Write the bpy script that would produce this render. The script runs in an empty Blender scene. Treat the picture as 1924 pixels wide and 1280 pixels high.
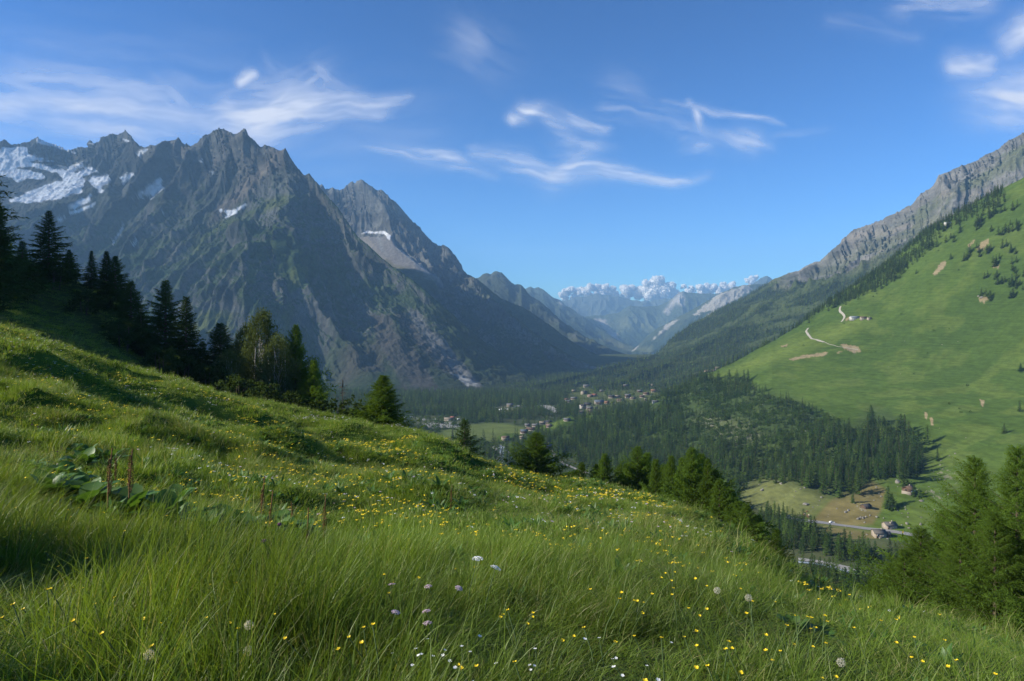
import bpy, math, random
import numpy as np
from mathutils import Vector, Matrix
random.seed(7)
RS = np.random.RandomState
F = 1283.0; CX = 962.0; HY = 580.0
R = math.radians
scene = bpy.context.scene
COL = scene.collection

def P(px, py, d):
    px = np.asarray(px, float); d = np.asarray(d, float); py = np.asarray(py, float)
    return np.stack([(px-CX)/F*d, d+0*px, (HY-py)/F*d], -1)

# ---------------------------------------------------------------- noise
def _h(ix, iy, iz, s):
    n = (ix*374761393 + iy*668265263 + iz*2147483647 + s*974634777) & 0xffffffff
    n = ((n ^ (n >> 13))*1274126177) & 0xffffffff
    n = n ^ (n >> 16)
    return (n & 0xffff)/32767.5-1.0
def vnoise(x, y, z=None, s=0):
    x = np.asarray(x, float); y = np.asarray(y, float)
    ix = np.floor(x).astype(np.int64); iy = np.floor(y).astype(np.int64)
    fx = x-ix; fy = y-iy
    fx = fx*fx*fx*(fx*(fx*6-15)+10); fy = fy*fy*fy*(fy*(fy*6-15)+10)
    a = _h(ix, iy, 0, s); b = _h(ix+1, iy, 0, s); c = _h(ix, iy+1, 0, s); d = _h(ix+1, iy+1, 0, s)
    return (a*(1-fx)+b*fx)*(1-fy)+(c*(1-fx)+d*fx)*fy
def fbm(x, y, oct=5, s=0, gain=.5, lac=2.03):
    a = 1.; t = 0; n = 0
    for o in range(oct):
        t = t+a*vnoise(x, y, s=s+o*17); n += a
        x, y = x*lac*.88+y*lac*.47+3.1, -x*lac*.47+y*lac*.88+7.7; a *= gain
    return t/n*1.6
def ridged(x, y, oct=5, s=0, gain=.55, lac=2.1, rot=False):
    """0 in gullies .. 1 on ridges"""
    a = 1.; t = 0; n = 0; w = 1.
    for o in range(oct):
        v = 1-np.abs(vnoise(x, y, s=s+o*13)*1.5); v = np.clip(v, 0, 1)**1.5
        t = t+a*v*w; n += a; w = .35+.65*v
        x = x*lac+1.7; y = y*lac+9.2
        a *= gain
    return t/n
def sstep(a, b, x):
    t = np.clip((x-a)/(b-a), 0, 1); return t*t*(3-2*t)
def in_poly(px, py, poly):
    r = np.zeros(np.shape(px), bool); n = len(poly)
    for i in range(n):
        x1, y1 = poly[i]; x2, y2 = poly[(i+1) % n]
        if y1 == y2: continue
        c = ((y1 > py) != (y2 > py)) & (px < (x2-x1)*(py-y1)/(y2-y1)+x1)
        r ^= c
    return r
def dist_poly(px, py, poly, closed=True):
    """distance in photo pixels to the outline"""
    d = np.full(np.shape(px), 1e9); n = len(poly)
    for i in range(n if closed else n-1):
        x1, y1 = poly[i]; x2, y2 = poly[(i+1) % n]
        dx, dy = x2-x1, y2-y1; L = dx*dx+dy*dy+1e-9
        t = np.clip(((px-x1)*dx+(py-y1)*dy)/L, 0, 1)
        d = np.minimum(d, np.hypot(px-x1-t*dx, py-y1-t*dy))
    return d
def soft_poly(px, py, poly, w=4):
    """0..1, .5 at the outline, w px soft"""
    bx = [p[0] for p in poly]; by = [p[1] for p in poly]
    out = np.zeros(np.shape(px))
    m = (px > min(bx)-3*w) & (px < max(bx)+3*w) & (py > min(by)-3*w) & (py < max(by)+3*w)
    if not m.any(): return out
    q = px[m]; r = py[m]
    d = dist_poly(q, r, poly); d = np.where(in_poly(q, r, poly), d, -d)
    out[m] = np.clip(.5+d/(2*w), 0, 1)
    return out

# ---------------------------------------------------------------- tagging
def tag(o, label=None, cat=None, group=None, kind=None):
    if label: o['label'] = label
    if cat: o['category'] = cat
    if group: o['group'] = group
    if kind: o['kind'] = kind
    return o
def link(name, me, parent=None, loc=None):
    o = bpy.data.objects.new(name, me); COL.objects.link(o)
    if parent: o.parent = parent
    if loc is not None: o.location = loc
    return o
def empty(name, loc, rz=0, sc=1.):
    o = bpy.data.objects.new(name, None); COL.objects.link(o)
    o.location = loc; o.rotation_euler = (0, 0, rz); o.scale = (sc,)*3
    o.empty_display_size = .1
    return o
def mesh_np(name, V, faces, mats=(), smooth=False, mi=None):
    """faces: int array n x 3 or n x 4"""
    me = bpy.data.meshes.new(name)
    V = np.asarray(V, np.float32); faces = np.asarray(faces, np.int32)
    k = faces.shape[1]; n = len(faces)
    me.vertices.add(len(V)); me.vertices.foreach_set('co', V.ravel())
    me.loops.add(n*k); me.loops.foreach_set('vertex_index', faces.ravel())
    me.polygons.add(n)
    me.polygons.foreach_set('loop_start', np.arange(0, n*k, k, dtype=np.int32))
    me.polygons.foreach_set('loop_total', np.full(n, k, np.int32))
    if smooth: me.polygons.foreach_set('use_smooth', np.ones(n, bool))
    for m in mats: me.materials.append(m)
    if mi is not None: me.polygons.foreach_set('material_index', np.asarray(mi, np.int32))
    me.update(calc_edges=True)
    return me
def grid_faces(n, m):
    i = np.arange(n*m).reshape(n, m)
    return np.stack([i[:-1, :-1], i[1:, :-1], i[1:, 1:], i[:-1, 1:]], -1).reshape(-1, 4)
def set_col(me, C, name='col'):
    a = me.color_attributes.new(name, 'FLOAT_COLOR', 'POINT')
    C = np.asarray(C, np.float32).reshape(-1, C.shape[-1])
    if C.shape[1] == 3: C = np.concatenate([C, np.ones((len(C), 1), np.float32)], 1)
    a.data.foreach_set('color', C.ravel())

# ---------------------------------------------------------------- node materials
def new_mat(name):
    m = bpy.data.materials.new(name); m.use_nodes = True
    nt = m.node_tree; nt.nodes.clear()
    return m, nt, nt.nodes, nt.links
def N(nt, typ, **kw):
    n = nt.nodes.new(typ)
    for k, v in kw.items():
        if k in n.inputs.keys(): n.inputs[k].default_value = v
        else: setattr(n, k, v)
    return n
def mixc(nt, fac, a, b, mode='MIX'):
    n = nt.nodes.new('ShaderNodeMix'); n.data_type = 'RGBA'; n.blend_type = mode
    for k, v in ((0, fac), (6, a), (7, b)):
        if hasattr(v, 'is_output'): nt.links.new(v, n.inputs[k])
        else: n.inputs[k].default_value = v if k == 0 else (tuple(v)+(1,))[:4]
    return n.outputs[2]
def mth(nt, op, a, b=None, c=None, clamp=False):
    n = nt.nodes.new('ShaderNodeMath'); n.operation = op; n.use_clamp = clamp
    for i, v in enumerate((a, b, c)):
        if v is None: continue
        if hasattr(v, 'is_output'): nt.links.new(v, n.inputs[i])
        else: n.inputs[i].default_value = v
    return n.outputs[0]
def noise_node(nt, scale, detail=4, rough=.6, vec=None, dist=0):
    n = nt.nodes.new('ShaderNodeTexNoise'); n.inputs['Scale'].default_value = scale
    n.inputs['Detail'].default_value = detail; n.inputs['Roughness'].default_value = rough
    n.inputs['Distortion'].default_value = dist
    if vec is None:
        g = nt.nodes.get('geo') or nt.nodes.new('ShaderNodeNewGeometry'); g.name = 'geo'
        vec = g.outputs['Position']
    nt.links.new(vec, n.inputs['Vector'])
    return n.outputs['Fac']
def ramp(nt, v, a, b):
    n = nt.nodes.new('ShaderNodeMapRange'); n.clamp = True
    nt.links.new(v, n.inputs[0]); n.inputs[1].default_value = a; n.inputs[2].default_value = b
    return n.outputs[0]
def terrain_mat(name, s1, s2, bump, amt=.5, rough=.95):
    """colour from the 'col' attribute (what grows or lies there), finer mottling and bump from noise"""
    m, nt, nd, lk = new_mat(name)
    at = N(nt, 'ShaderNodeAttribute', attribute_name='col')
    n1 = noise_node(nt, s1, 6, .65); n2 = noise_node(nt, s2, 5, .7)
    v = mth(nt, 'ADD', mth(nt, 'MULTIPLY', n1, 1.1), mth(nt, 'MULTIPLY', n2, .9))
    v = mth(nt, 'MULTIPLY_ADD', mth(nt, 'SUBTRACT', v, 1.0), amt*2.2, 1.0)
    v = mth(nt, 'MAXIMUM', v, .25)
    mul = N(nt, 'ShaderNodeVectorMath', operation='SCALE')
    lk.new(at.outputs['Color'], mul.inputs[0]); lk.new(v, mul.inputs['Scale'])
    b = N(nt, 'ShaderNodeBsdfDiffuse', Roughness=.8)
    lk.new(mul.outputs[0], b.inputs['Color'])
    bp = N(nt, 'ShaderNodeBump', Strength=.9, Distance=bump)
    hh = mth(nt, 'ADD', n1, mth(nt, 'MULTIPLY', n2, s1/s2*1.2))
    lk.new(hh, bp.inputs['Height']); lk.new(bp.outputs[0], b.inputs['Normal'])
    o = N(nt, 'ShaderNodeOutputMaterial'); lk.new(b.outputs[0], o.inputs[0])
    return m
def simple_mat(name, col, rough=.8, var=.25, scale=2., bump=0., metal=0., spec=.3, obj_var=0.):
    m, nt, nd, lk = new_mat(name)
    b = N(nt, 'ShaderNodeBsdfPrincipled', Roughness=rough, Metallic=metal)
    b.inputs['Specular IOR Level'].default_value = spec
    tc = N(nt, 'ShaderNodeTexCoord')
    n1 = noise_node(nt, scale, 5, .65, tc.outputs['Object'])
    c = mixc(nt, n1, [x*(1-var) for x in col], [min(1, x*(1+var)) for x in col])
    if obj_var:
        oi = N(nt, 'ShaderNodeObjectInfo')
        v = mth(nt, 'MULTIPLY_ADD', oi.outputs['Random'], 2*obj_var, 1-obj_var)
        s = N(nt, 'ShaderNodeVectorMath', operation='SCALE'); lk.new(c, s.inputs[0]); lk.new(v, s.inputs['Scale']); c = s.outputs[0]
    lk.new(c, b.inputs['Base Color'])
    if bump:
        bp = N(nt, 'ShaderNodeBump', Strength=.6, Distance=bump); lk.new(n1, bp.inputs['Height']); lk.new(bp.outputs[0], b.inputs['Normal'])
    o = N(nt, 'ShaderNodeOutputMaterial'); lk.new(b.outputs[0], o.inputs[0])
    return m
def leaf_mat(name, c1, c2, trans=.35, scale=.5, obj_var=.25, hue=None):
    """foliage: diffuse + translucent, mottled, varied from plant to plant"""
    m, nt, nd, lk = new_mat(name)
    tc = N(nt, 'ShaderNodeTexCoord'); oi = N(nt, 'ShaderNodeObjectInfo')
    n1 = noise_node(nt, scale, 3, .6, tc.outputs['Object'])
    c = mixc(nt, ramp(nt, n1, .3, .7), c1, c2)
    if hue is not None:
        c = mixc(nt, ramp(nt, oi.outputs['Random'], .35, 1.), c, hue)
    n3 = mth(nt, 'FRACT', mth(nt, 'MULTIPLY', oi.outputs['Random'], 7.31))
    v = mth(nt, 'MULTIPLY_ADD', n3, 2*obj_var, 1-obj_var)
    s = N(nt, 'ShaderNodeVectorMath', operation='SCALE'); lk.new(c, s.inputs[0]); lk.new(v, s.inputs['Scale'])
    d = N(nt, 'ShaderNodeBsdfDiffuse'); t = N(nt, 'ShaderNodeBsdfTranslucent')
    lk.new(s.outputs[0], d.inputs[0])
    s2 = N(nt, 'ShaderNodeVectorMath', operation='MULTIPLY'); lk.new(s.outputs[0], s2.inputs[0]); s2.inputs[1].default_value = (1.25, 1.15, .5)
    lk.new(s2.outputs[0], t.inputs[0])
    mx = N(nt, 'ShaderNodeMixShader'); mx.inputs[0].default_value = trans
    lk.new(d.outputs[0], mx.inputs[1]); lk.new(t.outputs[0], mx.inputs[2])
    o = N(nt, 'ShaderNodeOutputMaterial'); lk.new(mx.outputs[0], o.inputs[0])
    return m

# ---------------------------------------------------------------- terrain patches
def pchip(T, Y, t):
    """T (K,), Y (K,n) -> (len(t), n), monotone cubic"""
    T = np.asarray(T, float); h = np.diff(T)[:, None]; dl = np.diff(Y, axis=0)/h
    m = np.zeros_like(Y); m[0] = dl[0]; m[-1] = dl[-1]
    for k in range(1, len(T)-1):
        a, b = dl[k-1], dl[k]; same = (a*b) > 0
        m[k] = np.where(same, 2*a*b/np.where(same, a+b, 1), 0)
    out = np.empty((len(t), Y.shape[1]))
    k = np.clip(np.searchsorted(T, t, 'right')-1, 0, len(T)-2)
    for i, (kk, tt) in enumerate(zip(k, t)):
        H = T[kk+1]-T[kk]; s = (tt-T[kk])/H; s2 = s*s; s3 = s2*s
        out[i] = (2*s3-3*s2+1)*Y[kk]+(s3-2*s2+s)*H*m[kk]+(-2*s3+3*s2)*Y[kk+1]+(s3-s2)*H*m[kk+1]
    return out
class Patch: pass
def patch(lines, ts, px, rows):
    """lines: contour lines of a slope from its foot to its crest and down the back, each [(px, py, d)...] as seen in the photo, at real distances."""
    D = []; Z = []
    for L in lines:
        L = [tuple(p) for p in L]
        xs = [p[0] for p in L]
        dx = [p[0] for p in L if len(p) > 2]; dv = [p[2] for p in L if len(p) > 2]
        py = np.interp(px, xs, [p[1] for p in L]); d = np.interp(px, dx, dv)
        D.append(d); Z.append((HY-py)/F*d)
    t = np.concatenate([np.linspace(a, b, n, endpoint=False) for (a, b, n) in rows]+[[rows[-1][1]]])
    d = pchip(ts, np.array(D), t); z = pchip(ts, np.array(Z), t)
    p = Patch(); p.px = px; p.t = t
    p.V = np.stack([(px[None, :]-CX)/F*d, d, z], -1)
    p.T = np.repeat(t[:, None], len(px), 1)
    return p
def normals(V):
    du = np.gradient(V, axis=1); dv = np.gradient(V, axis=0)
    n = np.cross(du, dv); n /= (np.linalg.norm(n, axis=-1, keepdims=True)+1e-9)
    return n*np.sign(n[..., 2:3]+1e-9)
def screen(V):
    return CX+V[..., 0]/V[..., 1]*F, HY-V[..., 2]/V[..., 1]*F
def mixv(a, b, f): return a*(1-f[..., None])+np.asarray(b)*f[..., None]
def build_patch(name, p, mat, label=None):
    n, m = p.V.shape[:2]
    me = mesh_np(name, p.V.reshape(-1, 3), grid_faces(n, m)[:, ::-1], [mat], True)
    set_col(me, p.C)
    o = link(name, me); o['kind'] = 'structure'
    return o
def scatter(p, dens, n, seed):
    """n points over the patch, density dens (grid) per unit area"""
    V = p.V; a = np.linalg.norm(np.cross(V[1:, :-1]-V[:-1, :-1], V[:-1, 1:]-V[:-1, :-1]), axis=-1)
    w = a*dens[:-1, :-1]; w = w.ravel(); tot = w.sum()
    if n is None: n = int(tot)
    r = RS(seed); idx = np.searchsorted(np.cumsum(w)/tot, r.rand(n)); idx = np.minimum(idx, len(w)-1)
    i, j = np.divmod(idx, V.shape[1]-1); u = r.rand(n)[:, None]; v = r.rand(n)[:, None]
    return (V[i, j]*(1-u)*(1-v)+V[i+1, j]*u*(1-v)+V[i, j+1]*(1-u)*v+V[i+1, j+1]*u*v)
def thin(pts, r, seed=0):
    """drop points nearer than r to an earlier one"""
    seen = {}; keep = []
    for k, (x, y, z) in enumerate(pts):
        gx, gy = int(x//r), int(y//r); ok = True
        for a in (-1, 0, 1):
            for b in (-1, 0, 1):
                for q in seen.get((gx+a, gy+b), ()):
                    if (pts[q][0]-x)**2+(pts[q][1]-y)**2 < r*r: ok = False; break
                if not ok: break
            if not ok: break
        if ok: keep.append(k); seen.setdefault((gx, gy), []).append(k)
    return pts[keep]
def on_patch(p, px, py):
    """world point of the patch nearest to the photo position (front-most)"""
    sx, sy = screen(p.V); d = (sx-px)**2+(sy-py)**2+p.V[..., 1]*.002
    i = np.unravel_index(np.argmin(d), d.shape)
    return p.V[i].copy()
# ================================================================= TERRAIN
def carve(p, amp, lam, th, seed, oct=6, stretch=3.0, warp=.25):
    """gullies and ribs running down the fall line (direction th from -Y), cut into the slope"""
    V = p.V; X, Y = V[..., 0], V[..., 1]
    if not isinstance(th, (list, tuple)): th = [th, th]
    w = sstep(th[2], th[3], p.px)[None, :] if len(th) > 2 else 0*p.px[None, :]
    out = 0
    for k, a in enumerate(th[:2]):
        u = X*math.cos(a)+Y*math.sin(a); v = X*math.sin(a)-Y*math.cos(a)
        wx = fbm(u/(lam*1.6), v/(lam*1.6), 4, seed+50+k)*lam*warp
        r = ridged((u+wx)/lam, (v-wx)/(lam*stretch), oct, seed+k*7)
        out = out+r*(w if k else 1-w)
        if len(th) == 2: break
    return out
# ---- the great massif on the left
BOWL = [[(-260,275),(50,276),(100,300),(170,318),(210,340),(205,365),(160,385),(60,385),(-260,400)],[(225,340),(255,320),(250,335),(228,350)],[(262,375),(305,330),(312,355),(285,378)],[(415,400),(465,380),(455,395),(420,412)]]
ridge1 = [(-260,285,4300),(-150,262,4300),(-60,280),(0,268,4250),(8,264),(18,272),(38,272),(48,268),(58,266),(69,259),(78,264),(90,268),(110,271),(128,276),(140,275),(150,270),(165,272),(170,262),(174,268),(186,262),(200,256),(212,250),(224,250),(235,241,4400),(243,250),(250,262),(262,275,4050),(275,276),(286,272),(300,271),(316,268),(325,263),(334,260,3800),(345,267),(355,271),(363,266),(374,259),(384,254),(395,250),(403,243),(411,240),(420,239,3600),(430,245),(438,250),(446,247),(452,242),(459,238,3500),(466,246),(474,257),(482,264),(490,272,3450),(496,269),(507,271),(518,275),(527,280),(533,276),(538,277,3300),(545,290),(553,303),(562,315),(572,326),(580,325),(588,334),(597,343,3150),(610,360),(628,379,3060),(650,408),(672,440,2920),(696,464),(720,485,2790),(750,508),(782,530,2690),(830,570,2640),(870,608,2610),(910,642),(960,680,2600),(1000,705,2600),(1060,722,2350)]
lA = [(-260,350,3900),(0,335,3950),(180,330,3900),(260,335,3600),(350,350,3250),(440,345,3080),(500,345,2980),(545,360,2960),(600,400,2980),(700,500,2760),(800,565,2570),(900,650,2520),(1000,706.5,2520),(1060,724,2330)]
lB = [(-260,430,3500),(0,405,3550),(150,405,3450),(260,425,3050),(370,430,2780),(450,415,2650),(530,390,2680),(620,470,2790),(720,540,2620),(820,600,2470),(920,672,2440),(1000,708.5,2440),(1060,725,2300)]
lC = [(-260,560,2900),(0,530,2950),(200,530,2700),(350,540,2430),(450,520,2300),(530,500,2350),(650,570,2440),(760,620,2330),(860,676,2300),(950,706,2300),(1000,712,2300),(1060,726,2260)]
lD = [(-260,680,2500),(0,660,2450),(350,650,2200),(500,640,2120),(650,680,2130),(800,700,2120),(900,715,2120),(1000,719,2180),(1060,728,2150)]
lE = [(-260,760,2200),(0,750,2100),(400,748,1960),(900,745,1930),(1000,738,1960),(1060,735,2000)]
lBk = [(-260,420,5300),(235,430,5300),(460,420,4400),(600,470,4000),(800,600,3600),(1060,740,2900)]
px = np.linspace(-260, 1060, 1000)
def jagged(L, px, a1, a2, s_, fade=None):
    y = np.interp(px,[p_[0] for p_ in L],[p_[1] for p_ in L]); dd_ = [p_ for p_ in L if len(p_) > 2]; d = np.interp(px,[p_[0] for p_ in dd_],[p_[2] for p_ in dd_])
    w_ = 1 if fade is None else fade(px)
    y = y+w_*(a1*fbm(px/14,px*0+.5,3,s_)-a2*np.abs(fbm(px/5,px*0+.5,3,s_+1))+a2*.5)
    return list(zip(px,y,d))
ridge1 = jagged(ridge1, px, 1.6, 3.6, 61, lambda q: 1-.75*sstep(640,800,q))
p = patch([lE, lD, lC, lB, lA, ridge1, lBk], [0,.2,.4,.6,.8,1,1.3], px, [(0,.2,60),(.2,1,430),(1,1.3,30)])
M1 = p
V = p.V; sx, sy = screen(V)
r1 = carve(p, 0, 330, [-.05,.62,380,620], 3, 6, stretch=4.6)
r2 = carve(p, 0, 95, [-.15,.7,380,620], 23, 5, stretch=4.0)
rim = sstep(1.0, .90, p.T)*.86+.14; rim = np.where(p.T > 1, .14, rim)
foot = sstep(.02, .3, p.T)
right = sstep(620, 760, sx)           # the right flank is smoother
amp = (155-75*right)*rim*foot
nb = normals(V)
bowl = np.zeros(sx.shape)
for pl_ in BOWL: bowl = np.maximum(bowl, soft_poly(sx, sy, pl_, 8))
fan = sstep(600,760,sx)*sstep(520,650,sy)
amp = amp*(1-.72*bowl)*(1-.82*fan); sm_ = (1-.6*bowl)*(1-.75*fan)
dirv = nb*.6+np.array([0, 0, .4])
V += dirv*((r1-.62)*amp*1.25+(r2-.55)*(40-14*right)*rim*foot*sm_)[..., None]
r3 = carve(p, 0, 36, [-.1,.65,380,620], 25, 4, stretch=3.)
V += dirv*((r3-.5)*20*rim*foot*sm_+fbm(V[..., 0]/34, V[..., 1]/34, 4, 9)*9*rim*foot)[..., None]
sx, sy = screen(V)
nn = normals(V); H = V[..., 2]
rock = np.array([.125,.125,.115]); rockd = np.array([.066,.070,.064])
C = mixv(np.broadcast_to(rock, V.shape), rockd, np.clip(.5+.8*fbm(V[..., 0]/260, H/60, 5, 31), 0, 1))
C = mixv(C, [.17,.150,.125], .4*sstep(.1,.7,fbm(V[..., 0]/180, H/180, 4, 71)))
# alpine grass: on gentler ledges, thinning out with height
gn = fbm(V[..., 0]/120, V[..., 1]/120, 5, 12)
g = sstep(.38, .66, nn[..., 2]+.22*gn)*sstep(760, 260, H+180*gn)
g = np.maximum(g, .75*sstep(-.1,.35,gn+ .5*(r1-.6))*sstep(420,100,H))
C = mixv(C, np.stack([.046+0*g,.078+0*g,.022+0*g], -1), np.clip(g, 0, 1)*.85)
bright = np.zeros(g.shape)  # yellow-green spurs, and sunlit knolls painted brighter
for poly, w in [([(532,366),(556,372),(540,385),(520,395),(480,404),(440,415),(410,430),(385,455),(362,470),(372,450),(400,425),(450,408),(480,390),(505,372)],7),
                ([(586,424),(603,426),(612,440),(600,446),(588,455),(580,448)],4),
                ([(556,498),(578,504),(574,520),(560,540),(545,555),(538,540),(545,515)],4),
                ([(470,492),(485,505),(480,535),(462,530),(464,510)],4),
                ([(355,585),(400,580),(440,590),(430,625),(380,640),(350,620)],10),
                ([(540,560),(552,580),(545,620),(535,650),(545,690),(530,690),(528,640),(533,600)],5)]:
    bright = np.maximum(bright, soft_poly(sx, sy, poly, w))
C = mixv(C, [.030,.037,.024], fan*.92*np.clip(.8+.6*gn,0,1))  # dark scrub on the lower right flank; its shade is painted in too
C = mixv(C, [.105,.125,.038], np.clip(bright*1.3+.5*gn*(bright > .05), 0, 1)*.8)
dry = soft_poly(sx, sy, [(640,640),(700,600),(760,640),(840,720),(840,745),(620,745)], 25)
C = mixv(C, [.070,.062,.052], dry*np.clip(.35+gn,0,1)*.8)
# scree tongues at the foot of the right flank
for poly, c, w in [([(742,590),(760,592),(800,640),(850,690),(898,722),(880,726),(830,690),(790,650)],[.085,.077,.072],6),
                   ([(770,585),(783,590),(830,640),(870,690),(900,724),(888,726),(845,690),(800,640)],[.15,.145,.14],7),
                   ([(845,700),(872,706),(899,724),(878,726)],[.24,.24,.24],2),
                   ([(700,600),(730,600),(790,690),(830,735),(770,735),(730,670)],[.080,.072,.065],12)]:
    s = soft_poly(sx, sy, poly, w); C = mixv(C, c, np.clip(s*1.5+.7*fbm(sx/9-sy/16, sx/60+sy/60, 4, 5)*(s > .02), 0, 1)*.85)
# rock rib, its sunlit side painted paler
s = soft_poly(sx, sy, [(527,280),(520,300),(500,330),(470,360),(430,395),(380,440),(420,380),(470,335),(505,300)], 8)
C = mixv(C, [.235,.19,.15], np.clip(s+.3*gn*(s > .02), 0, 1)*.6)
# snow
def z1(pts): return [(x/2.909, 200+y/2.909) for x, y in pts]
snow_polys = [
 (z1([(-700,210),(0,228),(80,222),(150,220),(152,258),(200,275),(290,292),(250,300),(200,296),(170,305),(240,325),(320,338),(400,325),(455,305),(470,330),(400,358),(330,366),(250,350),(180,335),(120,335),(60,350),(0,330),(-700,300)]),3.0,.12),
 (z1([(-600,350),(0,290),(60,330),(120,345),(230,370),(250,390),(200,400),(150,395),(100,420),(60,390),(10,380),(-600,420)]),4,-.08),
 (z1([(300,345),(420,360),(500,325),(530,352),(490,370),(450,385),(462,405),(440,470),(400,480),(320,505),(240,520),(150,530),(60,528),(48,512),(100,495),(150,470),(200,450),(280,415),(345,405),(330,380)]),3,.05),
 (z1([(505,382),(545,385),(590,368),(603,398),(580,425),(540,455),(500,430),(485,405)]),2.5,.15),
 (z1([(540,462),(572,455),(560,472),(535,472)]),1.5,.2),
 (z1([(385,540),(420,520),(470,500),(498,480),(490,515),(450,540),(410,558),(378,556)]),2,.1),
 (z1([(380,580),(420,568),(470,550),(522,524),(520,540),(470,565),(420,582),(382,590)]),1.6,.15),
 (z1([(312,622),(345,602),(360,605),(335,622)]),1.5,.15),
 (z1([(200,170),(300,195),(380,235),(440,262),(430,272),(380,250),(300,228),(250,215),(195,200)]),2.5,-.25),
 (z1([(735,268),(765,238),(815,230),(800,250),(760,275)]),2,-.05),
 (z1([(652,392),(690,370),(733,366),(700,405),(668,432),(672,405)]),2,.2),
 (z1([(820,432),(862,398),(884,388),(880,425),(903,448),(860,480),(822,508),(830,480),(765,515),(800,480),(720,508),(790,460)]),1.8,.05),
 (z1([(1228,572),(1290,562),(1348,528),(1330,552),(1270,595),(1222,618),(1240,590)]),2,.15),
 (z1([(1198,565),(1215,560),(1214,575),(1202,578)]),1.3,.1),
 (z1([(1095,292),(1110,288),(1104,302),(1092,302)]),1.2,.1),(z1([(668,172),(710,190),(695,196),(672,184)]),1.5,.1),
 (z1([(490,205),(520,195),(515,212),(495,220)]),1.5,.0),(z1([(1155,360),(1170,355),(1160,374)]),1.2,.1),
 (z1([(722,755),(745,728),(748,738),(730,758)]),1.4,.2),
 (z1([(612,752),(640,705),(672,648),(682,642),(665,690),(640,725),(622,752)]),1.0,-.1),
 (z1([(885,585),(905,574),(895,592)]),1.0,.1)]
sn = np.zeros(g.shape)
nz = fbm(sx/7, sy/5, 5, 77)+.5*fbm(sx/22+sy/15, sy/9, 4, 78)
for poly, w, b in snow_polys:
    s = soft_poly(sx, sy, poly, w*1.6)
    sn = np.maximum(sn, np.where(s > .02, sstep(.42, .62, s+.22*nz+b*.4), 0))
sn = np.maximum(sn, sstep(.25,.5,nz-.1)*.0)
C = mixv(C, [.68,.69,.71], sn)
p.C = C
mat_rock = terrain_mat('rock_face', .055, .25, 9., .55)
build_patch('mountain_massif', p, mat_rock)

# ---- second mountain behind it
ridge2 = [(480,420,4500),(560,380,4400),(597,346,4350),(605,343),(612,352),(625,350),(640,357),(648,350),(655,345),(660,341),(668,343),(672,338),(678,335,4200),(684,340),(690,345),(700,350),(706,357),(715,355),(724,360),(732,370),(745,382),(752,388),(760,395),(770,407),(780,418),(790,425),(800,438),(812,450),(825,460),(838,463),(843,465),(850,475),(862,490),(870,505),(880,515),(895,522,3800),(905,535),(915,550),(928,560),(940,573),(958,588),(980,605,3500),(1020,635,3300),(1060,660,3200),(1110,682,3100),(1150,690,3050),(1200,700,3050)]
q0 = [(480,760,2500),(1000,722,2400),(1100,705,2650),(1200,702,2950)]
q1 = [(480,640,2900),(700,640,2900),(850,660,2800),(950,680,2700),(1050,700,2750),(1120,702,2850),(1200,701,2980)]
q2 = [(480,560,3400),(700,500,3500),(780,510,3350),(850,560,3150),(930,620,3000),(1020,665,2950),(1100,692,2970),(1200,701,3000)]
q3 = [(480,480,3900),(680,432,3850),(740,435,3750),(800,490,3520),(870,540,3450),(930,590,3330),(1020,650,3150),(1100,687,3040),(1200,700.5,3020)]
qb = [(480,520,5300),(680,480,5100),(900,600,4600),(1200,720,3700)]
px = np.linspace(480, 1200, 640)
def push(L, k=1.24):
    a = [q for q in L if len(q) > 2]; xs_ = sorted(set([q[0] for q in L]+[850,925,1000]))
    return [(x, float(np.interp(x,[q[0] for q in L],[q[1] for q in L])), float(np.interp(x,[q[0] for q in a],[q[2] for q in a]))*(1+(k-1)*(1-float(sstep(850,1010,x))))) for x in xs_]
q0,q1,q2,q3,ridge2,qb = [push(L) for L in (q0,q1,q2,q3,ridge2,qb)]
ridge2 = jagged(ridge2, px, 1.4, 3.4, 63, lambda q: 1-.7*sstep(840,960,q))
p = patch([q0,q1,q2,q3,ridge2,qb],[0,.25,.5,.75,1,1.25],px,[(0,1,330),(1,1.25,20)])
V = p.V; sx, sy = screen(V)
r1 = carve(p,0,230,.5,41,6,stretch=3.0); r2 = carve(p,0,75,.55,43,5,stretch=3)
scree = soft_poly(sx, sy, [(672,434),(735,438),(745,455),(772,478),(800,500),(820,515),(832,528),(800,524),(760,510),(720,488)], 6)
gr2 = soft_poly(sx, sy, [(720,488),(770,505),(800,518),(822,522),(828,545),(815,546),(780,532),(745,520)], 6)
rim = sstep(1.,.88,p.T)*.9+.1; rim = np.where(p.T > 1,.1,rim)*(1-.85*np.maximum(scree,gr2*.8))
foot = sstep(.0,.3,p.T); low = sstep(.45,.75,p.T)
nb = normals(V); dirv = nb*.6+np.array([0,0,.4])
V += dirv*((r1-.62)*(55+90*low)*rim*foot+(r2-.55)*(20+32*low)*rim*foot+fbm(V[...,0]/34,V[...,1]/34,4,19)*7*rim*foot)[...,None]
sx, sy = screen(V); nn = normals(V); H = V[...,2]
C = mixv(np.broadcast_to(rock*1.35, V.shape), rock*.7, np.clip(.5+.8*fbm(V[...,0]/200,H/60,5,33),0,1))
gn = fbm(V[...,0]/110,V[...,1]/110,5,14)
g = sstep(.4,.75,nn[...,2]+.2*gn)*sstep(330,0,H+90*gn)
C = mixv(C,[.050,.066,.030],np.clip(g,0,1)*.9)
C = mixv(C,[.25,.23,.21],np.clip(scree*1.4,0,1)*.9)
stre = soft_poly(sx,sy,[(705,436),(712,436),(722,470),(728,480),(715,470)],2.5)+soft_poly(sx,sy,[(745,466),(750,466),(800,505),(808,515),(795,510)],2)
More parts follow.
